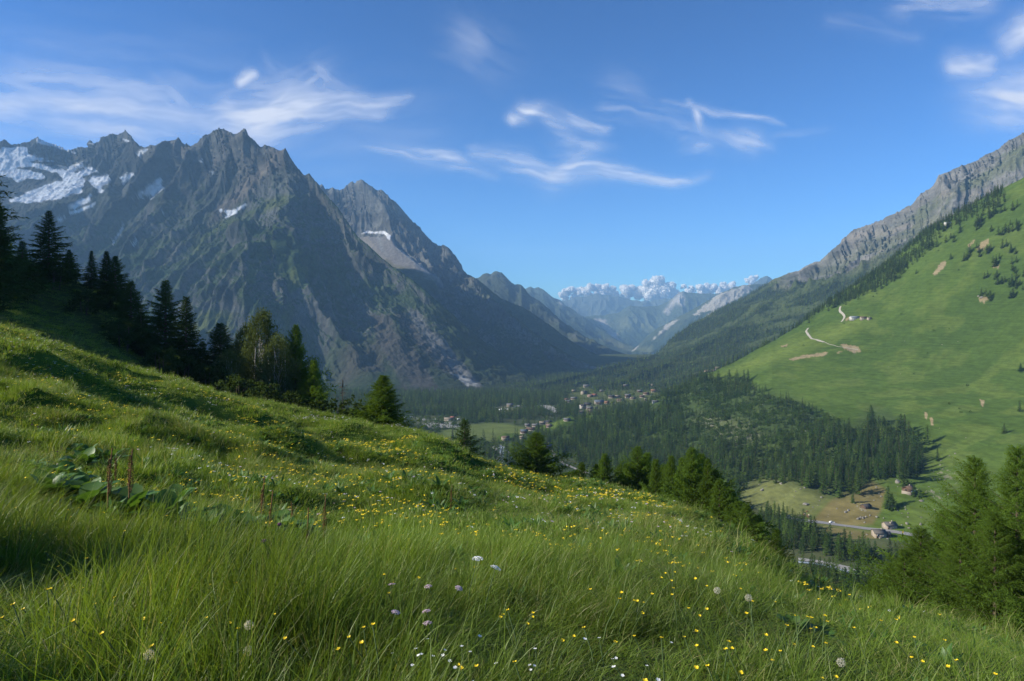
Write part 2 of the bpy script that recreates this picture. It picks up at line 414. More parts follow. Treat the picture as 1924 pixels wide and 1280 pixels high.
C = mixv(C,[.30,.30,.29],np.clip(stre,0,1)*.7)
C = mixv(C,[.115,.112,.045],np.clip(gr2*1.5+.6*gn*(gr2>.05),0,1)*.85)
s = np.zeros(g.shape)
for poly in ([(676,441),(690,433),(702,436),(722,434),(735,443),(731,450),(722,440),(700,439),(685,438)],[(727,444),(734,444),(732,452),(727,448)]):
    s = np.maximum(s, soft_poly(sx,sy,poly,1.3))
C = mixv(C,[.70,.71,.73],sstep(.3,.6,s))
p.C = C; build_patch('mountain_second', p, mat_rock)

# ---- further ridges of the left side of the valley
def far_ridge(name, ridge, d0, dfoot, foot_y, th, lam, amp, seed, grass=(.05,.07,.03), rocky=.5, treeline=.45, px0=None, px1=None, n=420, rows=160, extra=None, backd=900, jag=0):
    x0 = px0 or ridge[0][0]; x1 = px1 or ridge[-1][0]
    px = np.linspace(x0, x1, n)
    rl = [(a,b,c) for a,b,c in ridge]
    ry = np.interp(px,[r[0] for r in rl],[r[1] for r in rl]); rd = np.interp(px,[r[0] for r in rl],[r[2] for r in rl])
    if jag: ry = ry+jag*fbm(px/9,px*0+seed,4,seed)
    L1 = list(zip(px,ry,rd))
    L0 = [(a,max(foot_y if not callable(foot_y) else foot_y(a),b+2),min(dfoot,c*.97)) for a,b,c in L1]
    Lm = [(a,b*.5+l[1]*.5,c*.55+l[2]*.45) for (a,b,c),l in zip(L1,L0)]
    Lb = [(a,b+70,c+backd) for a,b,c in L1]
    p = patch([L0,Lm,L1,Lb],[0,.5,1,1.2],px,[(0,1,rows),(1,1.2,12)])
    V = p.V; r1 = carve(p,0,lam,th,seed,5,stretch=3.); r2 = carve(p,0,lam*.3,th,seed+3,4,stretch=2.5)
    rim = sstep(1.,.85,p.T)*.88+.12; rim = np.where(p.T>1,.12,rim)*sstep(0,.2,p.T)
    dirv = normals(V)*.6+np.array([0,0,.4])
    V += dirv*((r1-.6)*amp*rim+(r2-.55)*amp*.35*rim)[...,None]
    sx, sy = screen(V); nn = normals(V)
    C = mixv(np.broadcast_to(rock,V.shape),rockd,np.clip(.5+.8*fbm(V[...,0]/lam,V[...,2]/(lam*.3),5,seed+4),0,1))
    gn = fbm(V[...,0]/lam*2,V[...,1]/lam*2,5,seed+5)
    fz = sstep(treeline+.22,treeline-.1,p.T+.16*gn)
    gz = np.clip(sstep(.2,.7,nn[...,2]+.35*gn)*(1-rocky)*1.6,0,1)
    C = mixv(C,grass,gz*.85)
    C = mixv(C,np.array([.022,.036,.018]),fz*.93)
    if extra: C = extra(C,sx,sy,gn)
    p.C = C
    build_patch(name,p,terrain_mat(name+'_ground',12./lam,60./lam,lam*.05,.6))
    return p
def cy(v): return lambda a: v
L3a = [(820,500,5400),(886,517,5200),(900,525,5200),(920,541,5150),(940,558,5100),(965,570,5050),(985,578,5000),(1020,600,4800),(1060,630,4600),(1100,655,4400),(1130,668,4300),(1160,682,4200),(1200,694,4150)]
pL3 = far_ridge('mountain_ridge_green',L3a,5200,3200,706,.5,260,80,101,(.055,.078,.030),.1,.55,jag=1.2)
L3b = [(860,535,7704),(898,521,7589),(906,515,7589),(915,512,7589),(922,514,7589),(928,509,7589),(934,508,7589),(944,514,7589),(950,520,7532),(956,526,7474),(967,535,7474),(972,533,7474),(980,536,7359),(990,548,7359),(997,556,7244),(1014,566,7129),(1032,580,7129),(1050,598,6899),(1066,611,6899),(1085,622,6669),(1100,632,6554),(1125,645,6324),(1145,654,6094),(1183,667,5750),(1215,680,5520)]
far_ridge('mountain_ridge_rocky',L3b,7500,4900,690,.5,300,110,111,(.05,.068,.030),.5,.45,jag=1.2)
def ex4(C,sx,sy,gn):
    s = soft_poly(sx,sy,[(1046,563),(1052,563),(1062,576),(1054,572)],2)
    C = mixv(C,[.42,.38,.34],s*.9)
    s = soft_poly(sx,sy,[(1130,640),(1150,637),(1180,652),(1190,660),(1165,655)],4)
    return mixv(C,[.12,.12,.06],s*.7)
L4 = [(940,560,11610),(980,545,11610),(989,541,11475),(997,538,11475),(1004,542,11475),(1011,540,11475),(1020,544,11340),(1032,553,11205),(1042,560,11205),(1052,563,11070),(1064,574,11070),(1080,584,10800),(1095,594,10665),(1107,601,10530),(1120,612,10395),(1135,621,10125),(1150,632,9855),(1162,639,9720),(1175,645,9450),(1190,650,9315),(1205,660,9045),(1225,672,8775)]
far_ridge('mountain_ridge_blue',L4,11500,7400,690,.5,420,120,121,(.05,.068,.030),.4,.65,extra=ex4,jag=1.)
# ---- far ranges closing the valley
F1 = [(1040,600,12000),(1085,597,12000),(1100,594,12000),(1125,592,12000),(1150,590,12000),(1162,587,12000),(1172,580,12000),(1183,574,12000),(1210,575,12000),(1238,573,12000),(1252,566,12000),(1262,560,12000),(1270,553,12000),(1276,547,12000),(1282,546,12000),(1292,549,12000),(1303,549,12000),(1325,551,12000),(1348,550,12000),(1375,554,12000),(1410,565,12000),(1460,580,12000)]
def exF1(C,sx,sy,gn):
    s = soft_poly(sx,sy,[(1279,548),(1285,556),(1284,575),(1270,570),(1255,590),(1245,585),(1262,563)],4); C = mixv(C,[.42,.38,.34],np.clip(s+gn*.6*(s>.02),0,1)*.8)
    s = soft_poly(sx,sy,[(1118,600),(1136,602),(1168,640),(1172,648),(1150,635),(1130,612)],3); C = mixv(C,[.40,.35,.31],np.clip(s+gn*.6*(s>.02),0,1)*.9)
    s = soft_poly(sx,sy,[(1165,600),(1215,606),(1225,620),(1190,625),(1160,615)],7); return mixv(C,[.12,.13,.06],np.clip(s+gn*.8*(s>.02),0,1)*.8)
far_ridge('far_range_near',F1,12000,9300,666,.1,640,190,131,(.06,.08,.04),.35,.5,extra=exF1,jag=1.)
F2 = [(1010,590,15500),(1040,568,15500),(1050,565,15500),(1068,563,15500),(1080,557,15500),(1100,556,15500),(1112,553,15500),(1124,551,15500),(1135,553,15500),(1150,555,15500),(1163,555,15500),(1175,560,15500),(1185,562,15500),(1205,566,15500),(1230,563,15500),(1262,560,15500),(1300,562,15500),(1400,560,15500),(1460,575,15500)]
far_ridge('far_range_back',F2,15500,12600,640,-.1,820,230,141,(.06,.08,.04),.6,.3,jag=1.2)
# ---- mountain with bright erosion scars, right of the valley mouth
SM = [(1150,672,8970),(1186,659,8970),(1200,647,8970),(1214,632,8970),(1230,620,8840),(1245,611,8840),(1268,598,8710),(1290,587,8580),(1315,572,8450),(1341,558,8320),(1358,548,8320),(1380,540,8320),(1400,534,8320),(1420,533,8450),(1440,532,8580),(1480,530,8580),(1540,540,8580)]
def exS(C,sx,sy,gn):
    gg = fbm(sx/5,sy/3.5,4,8)
    for poly,w in (([(1330,582),(1310,592),(1303,590),(1330,570),(1345,557),(1362,549),(1378,543),(1395,537),(1408,535),(1412,545),(1400,553),(1385,562),(1365,575),(1350,580),(1338,595),(1325,598),(1335,585)],3),
                   ([(1276,601),(1262,612),(1245,625),(1225,640),(1232,632),(1252,610),(1266,602)],2.2),
                   ([(1186,659),(1200,650),(1196,655),(1188,662)],1.5)):
        s = soft_poly(sx,sy,poly,w); C = mixv(C,[.34,.31,.27],np.clip(sstep(.25,.7,s+.45*gg*(s>.02)),0,1)*.85)
    s = soft_poly(sx,sy,[(1200,655),(1225,650),(1225,662),(1205,668)],4)
    return mixv(C,[.13,.14,.06],s*.7)
far_ridge('mountain_scarred',SM,8800,5900,700,-.6,330,120,151,(.045,.062,.028),.15,.75,extra=exS,jag=.6)
pk = [(1370,560,13000),(1400,545,13000),(1417,531,13000),(1428,524,13000),(1437,519,13000),(1441,518,13000),(1447,521,13000),(1455,527,13000),(1480,530,13000),(1520,545,13000)]
far_ridge('far_peak',pk,13000,11500,590,-.3,500,200,161,(.06,.075,.04),.5,.2,n=160,rows=70)

# ---- right-hand mountain wall: forest below, bare ribbed rock above
R0 = [(930,752,1900),(1000,753,1720),(1100,756,1640),(1200,759,1600),(1340,759,1600),(1500,754,1700),(1924,753,1900),(2250,753,2000)]
R1 = [(930,744,1960),(1040,728,1980),(1152,706,2080),(1225,696,2150),(1300,672,2220),(1380,640,2280),(1500,600,2350),(1700,520,2400),(1924,450,2400),(2250,330,2400)]
R2 = [(930,739,2020),(1040,718,2100),(1152,690,2350),(1225,672,2650),(1300,638,2850),(1380,600,2850),(1450,562,2850),(1500,540,2800),(1600,500,2750),(1750,430,2700),(1924,360,2600),(2250,230,2600)]
ridgeR = [(930,735,2060),(980,729,2100),(1040,714,2200),(1100,699,2400),(1152,685,2600),(1200,674,2800),(1235,663,3000),(1266,632,3200),(1300,608,3400),(1330,592),(1369,573,3700),(1400,558),(1444,532,4000),(1457,524),(1475,519),(1488,514),(1500,511,4000),(1516,500),(1528,493),(1540,489),(1556,474),(1570,463,3800),(1580,457),(1590,452),(1600,441),(1612,433),(1625,428),(1640,424),(1655,420),(1672,409),(1690,401,3500),(1700,395),(1710,391),(1718,381),(1730,368),(1740,362),(1750,357,3400),(1757,350),(1765,334),(1775,326),(1790,318),(1805,311),(1820,307),(1835,301),(1850,289,3250),(1866,284),(1875,280),(1882,272),(1895,262),(1908,256),(1924,249,3150),(1980,215),(2050,190,3050),(2250,90,3000)]
Rb = [(930,760,3000),(1235,720,4200),(1500,600,5200),(1924,400,4500),(2250,250,4300)]
px = np.linspace(930, 2250, 900)
ridgeR = jagged(ridgeR, px, 1.2, 2.6, 65, lambda q: sstep(1460,1600,q)*.9+.1)
p = patch([R0,R1,R2,ridgeR,Rb],[0,.33,.62,1,1.25],px,[(0,1,400),(1,1.25,20)])
MR = p; V = p.V; sx, sy = screen(V)
r1 = carve(p,0,260,-.75,201,6,stretch=3.2); r2 = carve(p,0,80,-.7,203,5,stretch=3)
rim = sstep(1.,.88,p.T)*.9+.1; rim = np.where(p.T>1,.1,rim)*sstep(.05,.35,p.T)
hi = sstep(.45,.75,p.T)*sstep(1380,1500,sx)
dirv = normals(V)*.6+np.array([0,0,.4])
V += dirv*((r1-.62)*(45+60*hi)*rim+(r2-.55)*(12+24*hi)*rim+fbm(V[...,0]/30,V[...,1]/30,4,29)*5*rim*(.3+hi))[...,None]
sx, sy = screen(V); nn = normals(V)
gn = fbm(V[...,0]/110,V[...,1]/110,5,24)
C = mixv(np.broadcast_to(np.array([.175,.165,.15]),V.shape),[.10,.098,.09],np.clip(.5+.9*fbm(V[...,0]/120,V[...,2]/45,5,35),0,1))
C = mixv(C,[.23,.195,.16],.5*sstep(.2,.7,fbm(V[...,0]/90,V[...,2]/60,4,37)))
skel = np.interp(sx,[930,1450,1500,1600,1700,1800,1924,2250],[0,535,560,500,455,400,345,250])
gg = sstep(-.1,.5,gn+.5*(r1-.62)*-2)*sstep(-70,35,sy-skel)
gg = np.maximum(gg,sstep(1500,1440,sx))
s = soft_poly(sx,sy,[(1924,275),(1924,318),(1860,345),(1800,370),(1750,402),(1720,425),(1690,440),(1720,405),(1780,360),(1840,325),(1890,295)],8)
gg = np.maximum(gg,np.clip(s*1.2+gn*.9*(s>.02),0,1)*.8)
C = mixv(C,[.085,.098,.040],np.clip(gg,0,1)*.88)
low = sstep(0.80,.66,p.T+.07*gn+.12*sstep(1480,1620,sx)-.42*sstep(1500,1380,sx))*(p.T<=1.02)
C = mixv(C,[.022,.034,.015],low*.95)
glade = sstep(.15,.40,fbm(V[...,0]/120,V[...,1]/120,4,712))*sstep(1180,1300,sx)
C = mixv(C,[.070,.090,.034],low*glade*.8)
MR_low = low
vl_ = soft_poly(sx,sy,[(1058,752),(1075,735),(1090,724),(1105,726),(1120,738),(1140,732),(1165,733),(1200,732),(1240,736),(1245,752),(1205,757),(1165,762),(1130,770),(1115,778),(1090,774),(1092,762),(1070,756)],3)*(p.T<.6)
C = mixv(C,[.105,.125,.045],vl_*.9)
p.C = C; build_patch('mountain_wall', p, mat_rock)

# ---- valley floor
FLd = [0,150,300,430,520,917,1145,1700,2000,3000,4500,8000,13000,17500]
FLz = [-140,-142,-150,-167,-168,-200,-205,-225,-247,-270,-300,-560,-930,-1250]
def floor_z(d): return np.interp(d, FLd, FLz)
ys = np.concatenate([np.linspace(230,2400,420),np.geomspace(2420,16900,70)])
us = np.linspace(-1.15,1.05,420)
yy, uu = np.meshgrid(ys, us, indexing='ij')
p = Patch(); p.px = None
X = uu*yy; Z = floor_z(yy)+fbm(X/60,yy/60,4,301)*1.2+fbm(X/300,yy/300,3,302)*2.0
p.V = np.stack([X,yy,Z],-1); VF = p
sx, sy = screen(p.V)
gn = fbm(X/40,yy/40,5,303)
C = mixv(np.broadcast_to(np.array([.045,.062,.026]),p.V.shape),[.062,.072,.034],np.clip(.5+gn,0,1))
meadow_poly = [(800,822),(840,806),(880,797),(925,794),(958,797),(985,804),(978,816),(955,826),(925,832),(895,828),(860,824),(800,830)]
mead = soft_poly(sx,sy,meadow_poly,2.5)
C = mixv(C,np.array([.125,.155,.045]),mead*(.85+.15*np.clip(fbm(X/30,yy/10,4,5),-1,1)))
village_poly = [(1058,752),(1075,735),(1090,724),(1105,726),(1120,738),(1140,732),(1165,733),(1200,732),(1240,736),(1245,752),(1205,757),(1165,762),(1130,770),(1115,778),(1090,774),(1092,762),(1070,756)]
vill = soft_poly(sx,sy,village_poly,2)
C = mixv(C,np.array([.105,.12,.048]),vill*.9)
camp_poly = [(925,768),(948,760),(978,762),(980,772),(950,778),(930,776)]
camp2_poly = [(752,782),(800,782),(860,784),(872,795),(850,803),(790,803),(752,796)]
cmp_ = np.maximum(soft_poly(sx,sy,camp_poly,2),soft_poly(sx,sy,camp2_poly,2)*.9)
C = mixv(C,np.array([.13,.14,.075]),cmp_*.85)
C = mixv(C,np.array([.30,.29,.27]),np.clip(np.maximum(soft_poly(sx,sy,[(793,797),(835,793),(875,797),(855,804),(795,804)],1.5),0),0,1)*.8)
p.C = C
mat_ground = terrain_mat('valley_ground',.05,.6,.5,.45)
build_patch('valley_floor', p, mat_ground)

# ---- near side of the right slope: shelf by the road, wooded moraine, open pasture
G0 = [(830,878,930),(950,872,900),(1000,877,880),(1080,894,820),(1200,936,700),(1380,1006,540),(1480,1082,436),(1600,1082,434),(1760,1092,425),(1924,1105,415),(2300,1150,380)]
G1 = [(830,873,960),(950,866,915),(1080,884,850),(1200,916,720),(1380,945,620),(1480,976,540),(1600,987,520),(1760,1021,480),(1924,1062,445),(2300,1120,400)]
G2 = [(830,835,1050),(950,830,1030),(1080,838,990),(1200,845,950),(1380,860,800),(1500,885,690),(1620,915,620),(1700,925,585),(1800,940,550),(1924,965,515),(2300,1000,450)]
G3 = [(830,800,1240),(950,796,1240),(1000,803,1180),(1100,787,1200),(1200,768,1220),(1270,733,1270),(1330,710,1270),(1430,736,1080),(1560,792,880),(1730,880,680),(1800,888,640),(1924,900,590),(2300,900,520)]
G4 = [(830,799,1250),(1000,802,1190),(1100,786.5,1210),(1200,767.5,1230),(1270,732,1280),(1330,704,1290),(1340,702,1260),(1450,692,1150),(1600,700,1080),(1750,716,970),(1924,740,850),(2300,740,780)]
G5 = [(830,798.6,1255),(1000,801.5,1195),(1100,786,1215),(1200,767,1235),(1270,731,1290),(1320,702.5,1300),(1340,698,1300),(1380,680,1360),(1420,657,1400),(1460,636,1440),(1500,611,1470),(1530,588,1500),(1560,566,1510),(1600,540,1510),(1650,507,1510),(1700,470,1500),(1740,436,1480),(1800,402,1460),(1850,374,1440),(1924,336,1400),(2100,240,1350),(2300,120,1300)]
Gb = [(830,850,1400),(1200,800,1500),(1340,760,1600),(1600,640,1900),(1924,520,1800),(2300,300,1700)]
px = np.linspace(830, 2300, 1000)
p = patch([G0,G1,G2,G3,G4,G5,Gb],[0,.15,.35,.55,.75,1,1.15],px,[(0,1,520),(1,1.15,20)])
NH = p; V = p.V
rim = sstep(1.,.93,p.T)*.85+.15
shelf = sstep(.1,.22,p.T)
V[...,2] += (fbm(V[...,0]/120,V[...,1]/120,4,401)*5*rim+fbm(V[...,0]/22,V[...,1]/22,4,402)*.9)*shelf*np.where(p.T>1,.2,1)
# shallow gullies on the pasture
u = V[...,0]*.8+V[...,1]*.6
V[...,2] -= 7*(1-ridged(u/170,(V[...,0]*.6-V[...,1]*.8)/700,3,405))*sstep(.5,.7,p.T)*rim
# moraine hummocks under the wood
V[...,2] += 6*np.maximum(0,fbm(V[...,0]/45,V[...,1]/45,3,403))*sstep(.18,.3,p.T)*sstep(.6,.5,p.T)
sx, sy = screen(V); X, Y = V[...,0], V[...,1]
gn = fbm(X/35,Y/35,5,404); gl = fbm(X/150,Y/150,4,406)
C = mixv(np.broadcast_to(np.array([.066,.102,.020]),V.shape),[.050,.082,.017],np.clip(.5+.9*gl,0,1))
C = mixv(C,[.105,.135,.030],sstep(.1,.6,gn)*.40)
s = soft_poly(sx,sy,[(1545,620),(1580,608),(1600,600),(1640,600),(1620,618),(1560,640),(1530,650),(1500,668),(1430,688),(1370,705),(1330,712),(1400,680),(1480,640)],12)
C = mixv(C,[.125,.160,.034],s*.6)
# pale worn and brown fields on the shelf
s = soft_poly(sx,sy,[(1370,905),(1440,890),(1560,905),(1560,940),(1525,975),(1480,975),(1400,960)],8); C = mixv(C,[.135,.14,.052],s*.8)
s = soft_poly(sx,sy,[(1560,940),(1600,915),(1640,905),(1665,920),(1655,960),(1640,985),(1600,990),(1525,980)],4); C = mixv(C,[.150,.118,.052],s*.85)
s = soft_poly(sx,sy,[(1500,985),(1560,988),(1640,1000),(1665,1035),(1640,1048),(1580,1030),(1530,1000)],5); C = mixv(C,[.140,.115,.055],s*.85)
# bare earth scars, stony patches
nz = fbm(sx/5,sy/4,5,90)
scars = [[(1752,515),(1768,493),(1780,490),(1776,500),(1765,512),(1755,518)],[(1834,465),(1845,455),(1858,448),(1858,457),(1848,468),(1836,470)],[(1818,462),(1832,449),(1828,458),(1820,466)],
 [(1482,675),(1510,668),(1535,664),(1556,662),(1550,669),(1520,672),(1490,677)],[(1570,662),(1590,657),(1588,660),(1572,665)],[(1580,648),(1600,648),(1612,652),(1618,660),(1605,664),(1585,656)],
 [(1468,649),(1480,647),(1478,651),(1468,652)],[(1842,751),(1850,752),(1848,765),(1843,760)],[(1746,785),(1752,784),(1755,800),(1749,800)],[(1738,775),(1742,776),(1742,790),(1738,788)],[(1566,597),(1592,582),(1596,584),(1574,600)] if 0 else [(1588,600),(1596,594),(1598,597),(1590,603)],
 [(1838,560),(1850,555),(1858,560),(1850,570),(1840,567)],[(1866,498),(1878,497),(1876,503),(1866,502)]]
for poly in scars:
    s = soft_poly(sx,sy,poly,1.8); C = mixv(C,[.25,.19,.115],np.where(s>.02,sstep(.35,.7,s+.42*nz),0)*.85)
for (x,y,w,h) in [(1600,660,22,9),(1780,895,40,18),(1760,930,30,16),(1690,850,20,12),(1620,955,26,12)]:
    s = np.exp(-(((sx-x)/w)**2+((sy-y)/h)**2)); C = mixv(C,[.20,.18,.14],np.where(nz*.6+s*.8>.95,.6,0)*(s>.15))
wood_poly = [(940,868),(1000,820),(1060,804),(1120,788),(1200,766),(1260,733),(1310,702),(1345,712),(1400,712),(1430,738),(1500,750),(1560,790),(1600,800),(1640,760),(1700,790),(1735,850),(1740,880),(1700,900),(1665,905),(1640,905),(1600,935),(1560,940),(1500,920),(1440,900),(1380,925),(1380,960),(1330,960),(1080,900)]
wd = soft_poly(sx,sy,wood_poly,8)
C = mixv(C,[.040,.056,.022],wd*.6)
rk = soft_poly(sx,sy,[(1300,790),(1320,775),(1400,790),(1440,820),(1400,845),(1370,840),(1330,805)],8)
C = mixv(C,[.10,.115,.05],rk*.7)
C = mixv(C,[.20,.18,.15],np.where(rk*.5+nz*.5>.78,.6,0)*(rk>.1))
p.C = C
mat_past = terrain_mat('pasture',.12,1.6,.35,.42)
nt = mat_past.node_tree; gq = nt.nodes['geo']; mp = N(nt, 'ShaderNodeVectorMath', operation='MULTIPLY'); nt.links.new(gq.outputs['Position'], mp.inputs[0]); mp.inputs[1].default_value = (.035,.035,.62)
tn = noise_node(nt, 1., 4, .6, mp.outputs[0]); df_ = [n for n in nt.nodes if n.type == 'BSDF_DIFFUSE'][0]; src_ = df_.inputs['Color'].links[0].from_socket
sc_ = N(nt, 'ShaderNodeVectorMath', operation='SCALE'); nt.links.new(src_, sc_.inputs[0]); nt.links.new(mth(nt, 'MULTIPLY_ADD', tn, 1.1, .45), sc_.inputs['Scale']); nt.links.new(sc_.outputs[0], df_.inputs['Color'])
build_patch('hillside', p, mat_past)

# ---- meadow hill the photographer stands on
cp = []
for (a,b,d) in [(0,1280,2.6),(962,1280,3.0),(1924,1280,3.6),(0,1100,4.1),(500,1100,4.3),(962,1100,4.7),(1500,1110,6.0),(1924,1230,8),
 (0,935,6.0),(100,945,6.1),(200,965,6.0),(400,1000,5.8),(600,1040,5.6),(0,862,10.5),(250,930,9.3),(450,965,9.2),(600,1000,8.4),(962,1000,8.6),(962,950,13),(1300,1000,12),(1600,1160,8.5),
 (0,740,22),(300,800,23),(600,850,26),(900,900,29),(1150,938,28),(300,728,42),(0,655,33),(600,800,45),(850,852,43),(1400,1035,18),
 (1924,1203,14),(1800,1163,16),(1700,1134,18),(1600,1109,20),(1500,1074,24),(1400,1010,29),(1350,974,34),(1250,935,39),(1150,912,43),(1050,899,47),(950,879,52),(880,850,56),(830,822,60),(760,801,63),(700,793,64),(600,775,63),(500,752,62),(400,734,60),(300,702,56),(200,674,50),(100,641,45),(0,611,41),(-250,540,38)]:
    cp.append(tuple(P(a,b,d)))
for (a,b,d,dz) in [(0,611,58,-4),(200,674,66,-4),(400,734,78,-5),(600,775,84,-6),(760,801,84,-7),(880,850,78,-7),(1050,899,70,-7),(1250,935,62,-6),(1400,1010,50,-5.5),(1600,1109,38,-4.5),(1800,1163,30,-3.2),(1924,1203,26,-2.2)]:
    q = P(a,b,d); cp.append((q[0],q[1],q[2]+dz))
cp += [(0,-7,-1.0),(-8,-6,.9),(8,-6,-2.9),(-20,0,3.5),(20,0,-8.5),(30,10,-14),(-40,10,6),(-50,30,6),(31,45,-23.5),(22,60,-26),(20,80,-28),(-10,110,-32),(-60,110,-18),(-70,60,3),(60,60,-48),(90,110,-80),(-20,200,-95),(40,200,-105),(120,210,-130),(-110,210,-95),(-40,300,-145),(60,300,-152),(130,300,-160),(-140,290,-140),(120,60,-95),(140,140,-125),(130,0,-85),(-90,0,15),(-150,60,30),(-150,140,10)]
cp = np.array([tuple(map(float,c)) for c in cp])
def tps_fit(c, lam=.0):
    n = len(c); d = np.hypot(c[:,None,0]-c[None,:,0], c[:,None,1]-c[None,:,1])
    K = np.where(d>0,d*d*np.log(d+1e-12),0)+lam*np.eye(n)
    Pm = np.concatenate([np.ones((n,1)),c[:,:2]],1)
    A = np.block([[K,Pm],[Pm.T,np.zeros((3,3))]])
    return np.linalg.solve(A,np.concatenate([c[:,2],np.zeros(3)]))
# perspective-like coordinates keep near detail and far detail in balance
wts = tps_fit(cp, .6)
def tps(x, y):
    x = np.asarray(x,float); y = np.asarray(y,float); out = wts[-3]+wts[-2]*x+wts[-1]*y
    for k in range(len(cp)):
        r2 = (x-cp[k,0])**2+(y-cp[k,1])**2
        out = out+wts[k]*.5*r2*np.log(r2+1e-9)
    return out
def bump_g(x,y,px,d,sx_,sy_,h,rot=0):
    cx = (px-CX)/F*d; a = (x-cx)*math.cos(rot)+(y-d)*math.sin(rot); b = -(x-cx)*math.sin(rot)+(y-d)*math.cos(rot)
    return h*np.exp(-(a/sx_)**2-(b/sy_)**2)
def ground(x, y):
    """height of the meadow hill"""
    x = np.asarray(x,float); y = np.asarray(y,float)
    z = tps(x,y); d = np.hypot(x,y)
    near = sstep(2,9,d)
    z = z+fbm(x/5.5,y/5.5,4,501)*.62*near*sstep(2,18,d)+(ridged(x/3.1+4,y/3.1,3,503)-.5)*.34*sstep(6,14,d)+fbm(x/1.4,y/1.4,3,502)*.09*near
    for b in [(540,27,2.6,1.4,.75,-.3),(180,27,3,1.6,.6,-.2),(30,20,2.6,1.5,.6,-.2),(820,38,4,2.2,.9,-.4),(700,30,2.6,1.6,.45,-.3),(330,34,3,1.6,.6,-.3),(60,34,3,2,.6,0),(450,44,4,2,.6,0),(1330,27,2.5,2,.5,.5),(1450,17,1.6,1.4,.4,.6)]:
        z = z+bump_g(x,y,*b)
    if corr is not None:
        q = CX+x/np.maximum(y,.5)*F; dc = np.interp(q,sk_px,corr[1])
        z = z-np.interp(q,sk_px,corr[0])*np.maximum(y,0)/F*sstep(.1,.95,y/dc)*sstep(-.5,.5,y-np.abs(x)*.3)
    return z
sk_px = np.array([-250,0,100,200,300,400,500,600,700,760,830,880,950,1050,1150,1250,1350,1400,1500,1600,1700,1800,1924,2200],float)
sk_py = np.array([540,612,641,674,702,734,752,775,793,801,822,850,879,899,912,935,974,1010,1074,1109,1134,1163,1203,1330],float)
corr = None
acc = np.zeros(len(sk_px)); dcr = np.full(len(sk_px),40.)
for it in range(6):
    dd = np.geomspace(6,80,260); Q, D = np.meshgrid(sk_px, dd)
    zz = ground((Q-CX)/F*D, D); pyy = HY-(zz+.16)/D*F; i = np.argmin(pyy,0)
    e = sk_py-pyy[i,np.arange(len(sk_px))]; acc = acc+e
    if it == 0: dcr = dd[i]
    corr = (acc, np.maximum(dcr,14))
print('skyline error', np.round(e,1))
def axis(lo, hi, n, c0=0., k=3.2):
    s = np.linspace(-1,1,n); v = np.sinh(k*s)/math.sinh(k)
    return np.where(v<0, c0+v*(c0-lo), c0+v*(hi-c0))
gx = axis(-150,140,460,0,4.0); gy = np.concatenate([np.linspace(-10,-.2,20),np.geomspace(.1+.3,331,480)-.3])
GX, GY = np.meshgrid(gx, gy); GZ = ground(GX, GY)
p = Patch(); p.V = np.stack([GX,GY,GZ],-1); FG = p
gn = fbm(GX/2.5,GY/2.5,4,511)
C = mixv(np.broadcast_to(np.array([.050,.088,.016]),p.V.shape),[.070,.115,.022],np.clip(.5+gn,0,1))
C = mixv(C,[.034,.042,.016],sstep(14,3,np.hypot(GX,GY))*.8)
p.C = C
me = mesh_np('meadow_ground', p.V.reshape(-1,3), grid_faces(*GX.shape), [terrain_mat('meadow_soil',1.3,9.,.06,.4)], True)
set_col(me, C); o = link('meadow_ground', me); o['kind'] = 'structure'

# ---- shaded slope behind, on the left
H0 = [(-900,600,52),(-300,640,56),(0,645,60),(200,705,66),(450,790,80),(560,830,86)]
H1 = [(-900,250,80),(-300,440,90),(0,560,96),(150,600,100),(300,680,105),(450,775,110),(560,830,112)]
H2 = [(-900,-60,120),(-300,200,136),(-110,330,133),(0,474,130),(100,510,125),(200,562,121),(280,628,118),(350,690,117),(450,778,116),(560,835,116)]  # left end, out of view, raised so that it shades the slope
Hb = [(-900,100,190),(-300,380,190),(0,620,180),(300,760,170),(560,900,160)]
px = np.linspace(-900,560,260)
p = patch([H0,H1,H2,Hb],[0,.5,1,1.3],px,[(0,1,140),(1,1.3,20)])
LH = p; p.V[...,2] += fbm(p.V[...,0]/9,p.V[...,1]/9,4,601)*.7*(p.T<=1)
gn = fbm(p.V[...,0]/5,p.V[...,1]/5,4,602)
p.C = mixv(np.broadcast_to(np.array([.050,.072,.020]),p.V.shape),[.072,.085,.028],np.clip(.5+gn,0,1))
build_patch('wooded_slope', p, terrain_mat('slope_grass',.9,6.,.12,.5))
# ================================================================= PLACES on the valley and hillside surfaces
NHx = NH.px
def nh_z(x, y):
    q = CX+x/y*F; j = np.clip(np.searchsorted(NHx, q)-1, 0, len(NHx)-2); u = (q-NHx[j])/(NHx[j+1]-NHx[j])
    if u < 0 or u > 1: return -999.
    def colz(c):
        D = NH.V[:, c, 1]; k = int(np.argmax(NH.t >= 1.0)); D = D[:k+1]; Z = NH.V[:k+1, c, 2]
        return np.interp(y, D, Z, left=-999., right=-999.)
    a, b = colz(j), colz(j+1)
    return -999. if min(a, b) < -900 else a*(1-u)+b*u
def vf_z(x, y):
    i = np.clip(np.searchsorted(ys, y)-1, 0, len(ys)-2); u = x/y; j = np.clip(np.searchsorted(us, u)-1, 0, len(us)-2)
    a = (y-ys[i])/(ys[i+1]-ys[i]); b = (u-us[j])/(us[j+1]-us[j]); Zz = VF.V[..., 2]
    return float((Zz[i, j]*(1-b)+Zz[i, j+1]*b)*(1-a)+(Zz[i+1, j]*(1-b)+Zz[i+1, j+1]*b)*a)
MRt = int(np.argmax(MR.t >= 1.0)); MRx = MR.px
